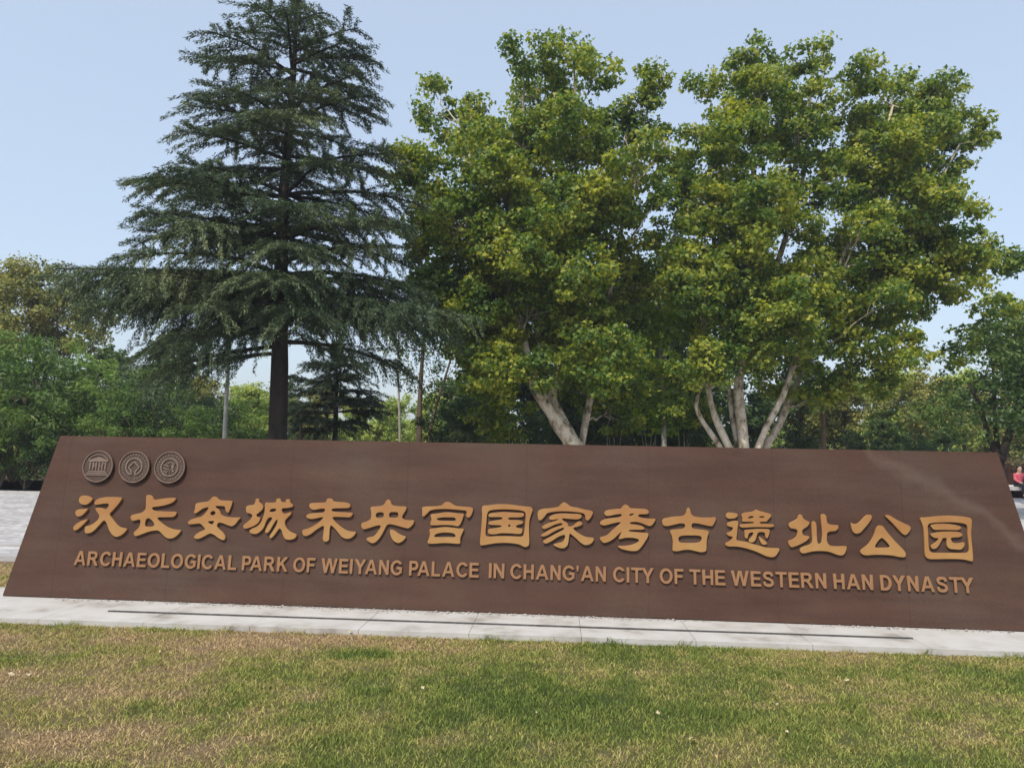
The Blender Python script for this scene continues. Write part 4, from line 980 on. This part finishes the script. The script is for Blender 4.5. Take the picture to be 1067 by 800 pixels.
GB = 'bushes in the thicket left of the sign'
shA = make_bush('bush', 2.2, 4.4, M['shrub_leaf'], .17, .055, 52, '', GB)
shB = make_bush('bush', 2.0, 4.0, M['deep_green_leaf'], .15, .055, 52, '', GB)
used = set()
def place(proto, px, Y, sc, rz, label):
    x = (px - 533.5) / F_PX * Y / 1.0
    if id(proto) not in used:
        used.add(id(proto)); proto.location = (x, Y, LAWN_Z); proto.rotation_euler = (0, 0, rz); proto.scale = sc; proto['label'] = label; return proto
    return copy_tree(proto, (x, Y, LAWN_Z), rz, sc, label)
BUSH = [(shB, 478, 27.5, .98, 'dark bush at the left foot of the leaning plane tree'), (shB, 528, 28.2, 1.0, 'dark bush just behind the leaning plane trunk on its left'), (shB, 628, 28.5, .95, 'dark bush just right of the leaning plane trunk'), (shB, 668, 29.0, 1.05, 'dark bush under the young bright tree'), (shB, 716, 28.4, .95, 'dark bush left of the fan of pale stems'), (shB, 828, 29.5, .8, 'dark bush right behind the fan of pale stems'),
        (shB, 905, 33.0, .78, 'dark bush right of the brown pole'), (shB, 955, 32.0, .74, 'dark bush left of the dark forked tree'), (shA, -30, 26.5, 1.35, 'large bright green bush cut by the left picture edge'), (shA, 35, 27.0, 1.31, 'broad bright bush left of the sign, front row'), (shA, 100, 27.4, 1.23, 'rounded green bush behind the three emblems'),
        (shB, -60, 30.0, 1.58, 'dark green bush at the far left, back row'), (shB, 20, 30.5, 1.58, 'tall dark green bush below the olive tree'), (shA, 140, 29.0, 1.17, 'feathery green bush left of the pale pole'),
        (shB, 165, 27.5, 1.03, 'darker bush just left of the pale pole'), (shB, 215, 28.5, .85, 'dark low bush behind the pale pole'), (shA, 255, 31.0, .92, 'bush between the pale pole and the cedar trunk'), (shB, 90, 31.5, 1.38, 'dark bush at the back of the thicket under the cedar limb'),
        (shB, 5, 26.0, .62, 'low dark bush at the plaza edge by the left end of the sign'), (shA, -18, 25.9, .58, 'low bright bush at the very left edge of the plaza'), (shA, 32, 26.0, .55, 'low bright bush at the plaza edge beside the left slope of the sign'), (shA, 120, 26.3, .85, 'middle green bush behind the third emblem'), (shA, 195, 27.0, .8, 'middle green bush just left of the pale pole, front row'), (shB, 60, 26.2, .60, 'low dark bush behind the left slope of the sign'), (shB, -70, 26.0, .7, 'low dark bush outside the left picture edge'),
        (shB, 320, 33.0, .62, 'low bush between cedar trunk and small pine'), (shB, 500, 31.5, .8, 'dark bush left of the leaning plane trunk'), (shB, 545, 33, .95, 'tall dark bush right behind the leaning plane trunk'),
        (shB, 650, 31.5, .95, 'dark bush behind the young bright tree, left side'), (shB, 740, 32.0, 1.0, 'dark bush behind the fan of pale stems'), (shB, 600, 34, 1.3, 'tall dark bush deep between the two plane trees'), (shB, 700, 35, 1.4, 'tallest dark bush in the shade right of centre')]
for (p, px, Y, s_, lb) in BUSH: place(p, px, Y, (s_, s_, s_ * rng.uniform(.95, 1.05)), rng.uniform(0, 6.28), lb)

GT = 'trees of the far wood'
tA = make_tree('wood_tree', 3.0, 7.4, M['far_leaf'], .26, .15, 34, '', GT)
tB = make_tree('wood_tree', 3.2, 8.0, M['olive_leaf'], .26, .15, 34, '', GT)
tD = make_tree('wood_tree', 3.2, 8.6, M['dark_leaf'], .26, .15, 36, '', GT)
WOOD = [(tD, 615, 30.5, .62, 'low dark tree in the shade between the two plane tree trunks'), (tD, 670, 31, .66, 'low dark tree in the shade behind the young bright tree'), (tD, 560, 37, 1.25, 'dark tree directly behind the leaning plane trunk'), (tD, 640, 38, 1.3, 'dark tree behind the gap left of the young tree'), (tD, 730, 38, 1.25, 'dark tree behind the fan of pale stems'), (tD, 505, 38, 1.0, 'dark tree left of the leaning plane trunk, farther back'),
        (tA, 405, 48, .66, 'low pale yellow-green tree in the gap right of the small pine'), (tA, 445, 52, .74, 'pale green tree behind the thin trunks'), (tB, 330, 47, .72, 'olive tree behind the small pine'), (tA, 265, 44, .72, 'pale tree left of the cedar trunk'),
        (tA, 375, 56, .70, 'pale tree farthest back right of the cedar trunk'), (tB, 480, 54, .82, 'olive tree behind the dark slim tree'), (tB, 880, 40, 0.74, 'olive low tree right of the brown pole'), (tA, 925, 46, 0.96, 'pale yellow-green tree right of the brown pole'),
        (tB, 965, 42, 0.84, 'olive tree left of the dark forked tree'), (tA, 1005, 50, 1.02, 'pale tree behind the dark forked tree'), (tB, 1050, 47, .85, 'olive tree behind the hedge'), (tA, 1100, 50, .9, 'pale tree beyond the right picture edge'),
        (tB, 835, 44, .72, 'olive tree seen between the pale stems and the brown pole'), (tA, 860, 52, 0.94, 'pale tree right behind the brown pole'), (tD, 920, 36, .40, 'small dark tree low behind the sign top, right part'), (tD, 985, 35, .36, 'small dark tree near the right end of the sign'),
        (tD, 180, 40, .85, 'dark tree behind the thicket, above the emblems'), (tD, 110, 42, .80, 'dark tree behind the thicket at left'), (tB, 215, 46, .78, 'olive tree behind the pale pole'), (tA, -10, 45, 1.0, 'pale tree beyond the left thicket'), (tB, -80, 40, 1.2, 'olive tree outside the left picture edge'),
        (tB, 1170, 42, 1.1, 'olive tree outside the right picture edge'), (tD, 790, 42, 1.0, 'dark tree behind the right plane tree'), (tB, 700, 60, 1.0, 'olive tree far behind the plane trees'), (tB, 590, 60, 1.0, 'olive tree far behind the middle of the sign'), (tD, 300, 62, .8, 'dark tree far behind the cedar')]
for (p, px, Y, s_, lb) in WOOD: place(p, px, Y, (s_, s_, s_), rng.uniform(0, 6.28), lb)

# a low far belt of thicket that closes the view under the crowns
m = MB()
n = 5200
xx = rng.uniform(-75, 75, n); yy = 66 + rng.uniform(-2, 2, n); zz = rng.random(n) * (3.6 + 1.6 * vnoise(xx * .3, xx * 0))
cs_ = np.stack([xx, yy, zz], 1)
clump_leaves(m, cs_, np.full(n, .8), 14, .5, .32)
fb = m.build('far_thicket', M['far_leaf']); tag(fb, 'far low belt of pale thicket closing the view under the trees', 'thicket', kind='stuff')

# ------------------------------------------------------------------ poles
M['pale_metal'] = noisy('pale_metal', [(.3, (.36, .36, .33)), (.7, (.50, .50, .46))], scale=3, rough=.55)
M['rust_metal'] = noisy('rust_metal', [(.3, (.09, .06, .04)), (.7, (.16, .11, .075))], scale=5, rough=.8)
def lamp_pole(px, Y, h, r, mat, label, collar=True, head=False):
    x = at(px, 455, Y).x
    t = empty('lamp_post', (x, Y, LAWN_Z)); tag(t, label, 'pole', 'poles among the trees')
    m = MB(); zz = np.linspace(0, h, 8); m.tube(np.stack([zz * 0, zz * 0, zz], 1), np.linspace(r * 1.15, r * .85, 8), 12); m.build('pole', mat, t, smooth=True)
    m = MB(); m.tube([(0, 0, 0), (0, 0, .02), (0, 0, .35), (0, 0, .37)], [r * 2.0, r * 2.0, r * 1.5, r * 1.15], 12); m.build('base_collar', mat, t)
    if head:
        m = MB(); m.tube([(0, 0, h), (0, 0, h + .06), (0, 0, h + .1), (0, 0, h + .34), (0, 0, h + .4)], [r * 1.2, .15, .17, .12, .02], 14); m.build('lamp_head', mat, t, smooth=True)
    return t
lamp_pole(234, 23.0, 5.3, .062, M['pale_metal'], 'slim pale grey pole between the thicket and the cedar trunk', head=True)
lamp_pole(313, 27.0, 2.9, .05, M['rust_metal'], 'short thin brown pole just right of the cedar trunk')
lamp_pole(858, 26.0, 3.9, .085, M['rust_metal'], 'dark brown pole right of the fan of pale stems')

# ------------------------------------------------------------------ hedge, stone bench, seated person at the right edge
hx0, hx1, hY, hh = 16.5, 34.0, 39.5, 1.42
hd = empty('hedge', (25, hY, LAWN_Z)); tag(hd, 'clipped hedge with olive top and reddish bare twigs behind the stone bench', 'hedge')
m = MB(); n = 2600
c = np.stack([rng.uniform(hx0, hx1, n), hY + rng.uniform(-.1, 2.2, n), hh + rng.normal(0, .04, n)], 1); clump_leaves(m, c, np.full(n, .12), 12, .09, .05)
m.build('foliage', M['hedge_leaf'], hd, origin=(25, hY, LAWN_Z))
m = MB(); n = 9000
x = rng.uniform(hx0, hx1, n); y = hY + np.abs(rng.normal(0, .35, n)); z = rng.uniform(0, hh - .15, n); v = norm(rng.normal(0, .35, (n, 3)) + [0, 0, 1]); L = rng.uniform(.2, .6, (n, 1))
P = np.stack([x, y, z], 1); wv = norm(np.cross(v, [0, 1.0, 0])) * .014
m.add(np.stack([P - wv, P + wv, P + wv * .5 + v * L, P - wv * .5 + v * L], 1).reshape(-1, 3), f4=np.arange(n * 4).reshape(-1, 4))
clump_leaves(m, np.stack([rng.uniform(hx0, hx1, 1800), hY + .1 + rng.uniform(0, .8, 1800), rng.uniform(.1, hh - .2, 1800)], 1), np.full(1800, .15), 9, .08, .045)
m.build('twigs', M['red_twig'], hd, origin=(25, hY, LAWN_Z))

M['bench_stone'] = noisy('bench_stone', [(.3, (.50, .45, .42)), (.7, (.68, .63, .60))], scale=5, rough=.8, bump=.2)
M['bench_shade'] = noisy('bench_shade', [(.3, (.06, .05, .05)), (.7, (.11, .09, .085))], scale=5, rough=.9)  # shadow under the overhanging slab, put into the colour of the supports
bY = 32.0
bench = empty('stone_bench', (24, bY, PZ)); tag(bench, 'long pale granite slab bench on supports coloured dark as the shade beneath it, in front of the hedge', 'bench')
bm = bmesh.new()
m = MB(); m.box((0, 1.0, .41), (9.0, 2.0, .16)); 
m.build('seat', M['bench_stone'], bench)
for q in (-3.9, -1.3, 1.3, 3.9):
    m = MB(); m.box((q, 1.0, .165), (1.9, 1.5, .33)); m.build('support', M['bench_shade'], bench)

def skin_body(name, verts, edges, radii, mat, parent, sub=2):
    me = bpy.data.meshes.new(name); me.from_pydata(verts, edges, []); me.materials.append(mat)
    o = bpy.data.objects.new(name, me); C.objects.link(o); o.parent = parent
    o.modifiers.new('skin', 'SKIN'); o.modifiers['skin'].use_smooth_shade = True
    for i, r in enumerate(radii): me.skin_vertices[0].data[i].radius = (r, r) if not isinstance(r, tuple) else r
    me.skin_vertices[0].data[0].use_root = True
    s_ = o.modifiers.new('sub', 'SUBSURF'); s_.levels = sub; s_.render_levels = sub
    return o
M['skin'] = plain('skin', (.50, .31, .22), .5); M['red_cloth'] = noisy('red_cloth', [(.3, (.42, .07, .10)), (.7, (.58, .12, .15))], scale=8, rough=.85)
M['dark_cloth'] = noisy('dark_cloth', [(.3, (.03, .03, .035)), (.7, (.06, .055, .06))], scale=8, rough=.9); M['hair'] = plain('hair', (.015, .012, .01), .6); M['shoe'] = plain('shoe', (.05, .045, .045), .5)
pp = at(1066.5, 505, bY - .05)
per = empty('person', (pp.x, bY, PZ), R(0)); tag(per, 'person in red top and dark trousers sitting on the stone bench', 'person')
sz = .49
# body: pelvis, spine, neck, head, arms with hands, legs with feet; sitting and facing the viewer
bv = [(0, .22, sz + .10), (0, .24, sz + .28), (0, .23, sz + .46), (0, .21, sz + .58), (0, .18, sz + .66), (0, .17, sz + .76), (0, .18, sz + .84),
      (-.17, .22, sz + .50), (-.23, .12, sz + .28), (-.16, -.10, sz + .17), (-.11, -.19, sz + .15),
      (.17, .22, sz + .50), (.23, .12, sz + .28), (.16, -.10, sz + .17), (.11, -.19, sz + .15),
      (-.10, .18, sz + .08), (-.12, -.22, sz + .06), (-.12, -.24, .12), (-.13, -.36, .05), (.10, .18, sz + .08), (.12, -.22, sz + .06), (.12, -.24, .12), (.13, -.36, .05)]
be = [(0, 1), (1, 2), (2, 3), (3, 4), (4, 5), (5, 6), (2, 7), (7, 8), (8, 9), (9, 10), (2, 11), (11, 12), (12, 13), (13, 14), (0, 15), (15, 16), (16, 17), (17, 18), (0, 19), (19, 20), (20, 21), (21, 22)]
br = [.13, .12, .13, .055, .085, .098, .07, .06, .045, .035, .038, .06, .045, .035, .038, .085, .062, .045, .04, .085, .062, .045, .04]
skin_body('body', bv, be, br, M['skin'], per)
skin_body('red_top', [bv[0], bv[1], bv[2], (0, .22, sz + .54), bv[7], bv[8], bv[9], bv[11], bv[12], bv[13]], [(0, 1), (1, 2), (2, 3), (2, 4), (4, 5), (5, 6), (2, 7), (7, 8), (8, 9)], [.16, .145, .155, .08, .08, .062, .05, .08, .062, .05], M['red_cloth'], per)
skin_body('trousers', [(0, .22, sz + .10), bv[15], bv[16], (-.12, -.24, .16), bv[19], bv[20], (.12, -.24, .16)], [(0, 1), (1, 2), (2, 3), (0, 4), (4, 5), (5, 6)], [.15, .105, .08, .06, .105, .08, .06], M['dark_cloth'], per)
for sx_ in (-1, 1): skin_body('shoe', [(sx_ * .12, -.22, .06), (sx_ * .13, -.30, .05), (sx_ * .135, -.40, .04)], [(0, 1), (1, 2)], [.055, .055, .042], M['shoe'], per)
skin_body('hair', [(0, .22, sz + .72), (0, .21, sz + .82), (0, .16, sz + .87)], [(0, 1), (1, 2)], [.10, .11, .085], M['hair'], per)
for sx_ in (-1, 1):
    m = MB(); q = sph(40) * .010 + np.array([sx_ * .034, .083, sz + .77])
    m.tube([(sx_ * .034, .080, sz + .77), (sx_ * .034, .074, sz + .77)], [.011, .008], 8); m.build('eye', M['hair'], per)
skin_body('nose', [(0, .09, sz + .775), (0, .066, sz + .735)], [(0, 1)], [.010, .016], M['skin'], per, 1)

# ------------------------------------------------------------------ fallen leaves on the lawn
M['dry_leaf'] = noisy('dry_leaf', [(.3, (.34, .28, .16)), (.7, (.50, .44, .29))], scale=30, rough=.8)
LV = [(881, 708, .05), (808, 733, .034), (686, 742, .034), (819, 762, .034), (722, 769, .042), (168, 678, .04), (10, 702, .05), (30, 702, .036), (717, 661.8, .03), (560, 742, .03), (130, 664, .036), (365, 658, .034), (940, 730, .026), (440, 716, .03)]
lo = None
for i, (px, py, r) in enumerate(LV):
    p = on_ground(px, py, LAWN_Z + .035)
    if lo is None:
        bm = bmesh.new()
        n = 15; ring = [bm.verts.new(((1 + .32 * math.cos(5 * t_)) * math.cos(t_) * .5, (1 + .32 * math.cos(5 * t_)) * math.sin(t_) * .5, .14 * math.sin(2 * t_) + .05)) for t_ in [2 * math.pi * k / n for k in range(n)]]
        c = bm.verts.new((0, 0, 0))
        for k in range(n): bm.faces.new((c, ring[k], ring[(k + 1) % n]))
        me = bpy.data.meshes.new('fallen_leaf'); bm.to_mesh(me); bm.free(); me.materials.append(M['dry_leaf'])
        lo = bpy.data.objects.new('fallen_leaf', me); o = lo
    else: o = lo.copy()
    C.objects.link(o); o.location = p; o.scale = (r, r * .8, r); o.rotation_euler = (rng.uniform(-.4, .4), rng.uniform(-.4, .4), rng.uniform(0, 6))
    tag(o, 'small pale dry leaf lying on the lawn in front of the sign', 'leaf', 'dry leaves on the lawn')

# ------------------------------------------------------------------ haze
hm = bpy.data.materials.new('haze_air'); hm.use_nodes = True; t_ = hm.node_tree; t_.nodes.clear()
ho = t_.nodes.new('ShaderNodeOutputMaterial'); hv = t_.nodes.new('ShaderNodeVolumePrincipled')
hv.inputs['Color'].default_value = (.86, .90, 1.0, 1); hv.inputs['Density'].default_value = .0009; hv.inputs['Anisotropy'].default_value = .2
t_.links.new(hv.outputs[0], ho.inputs['Volume'])
m = MB(); m.box((0, 40, 9.5), (420, 240, 21.2)); hz_ = m.build('haze', hm); tag(hz_, 'thin pale haze in the air', 'haze', kind='stuff')
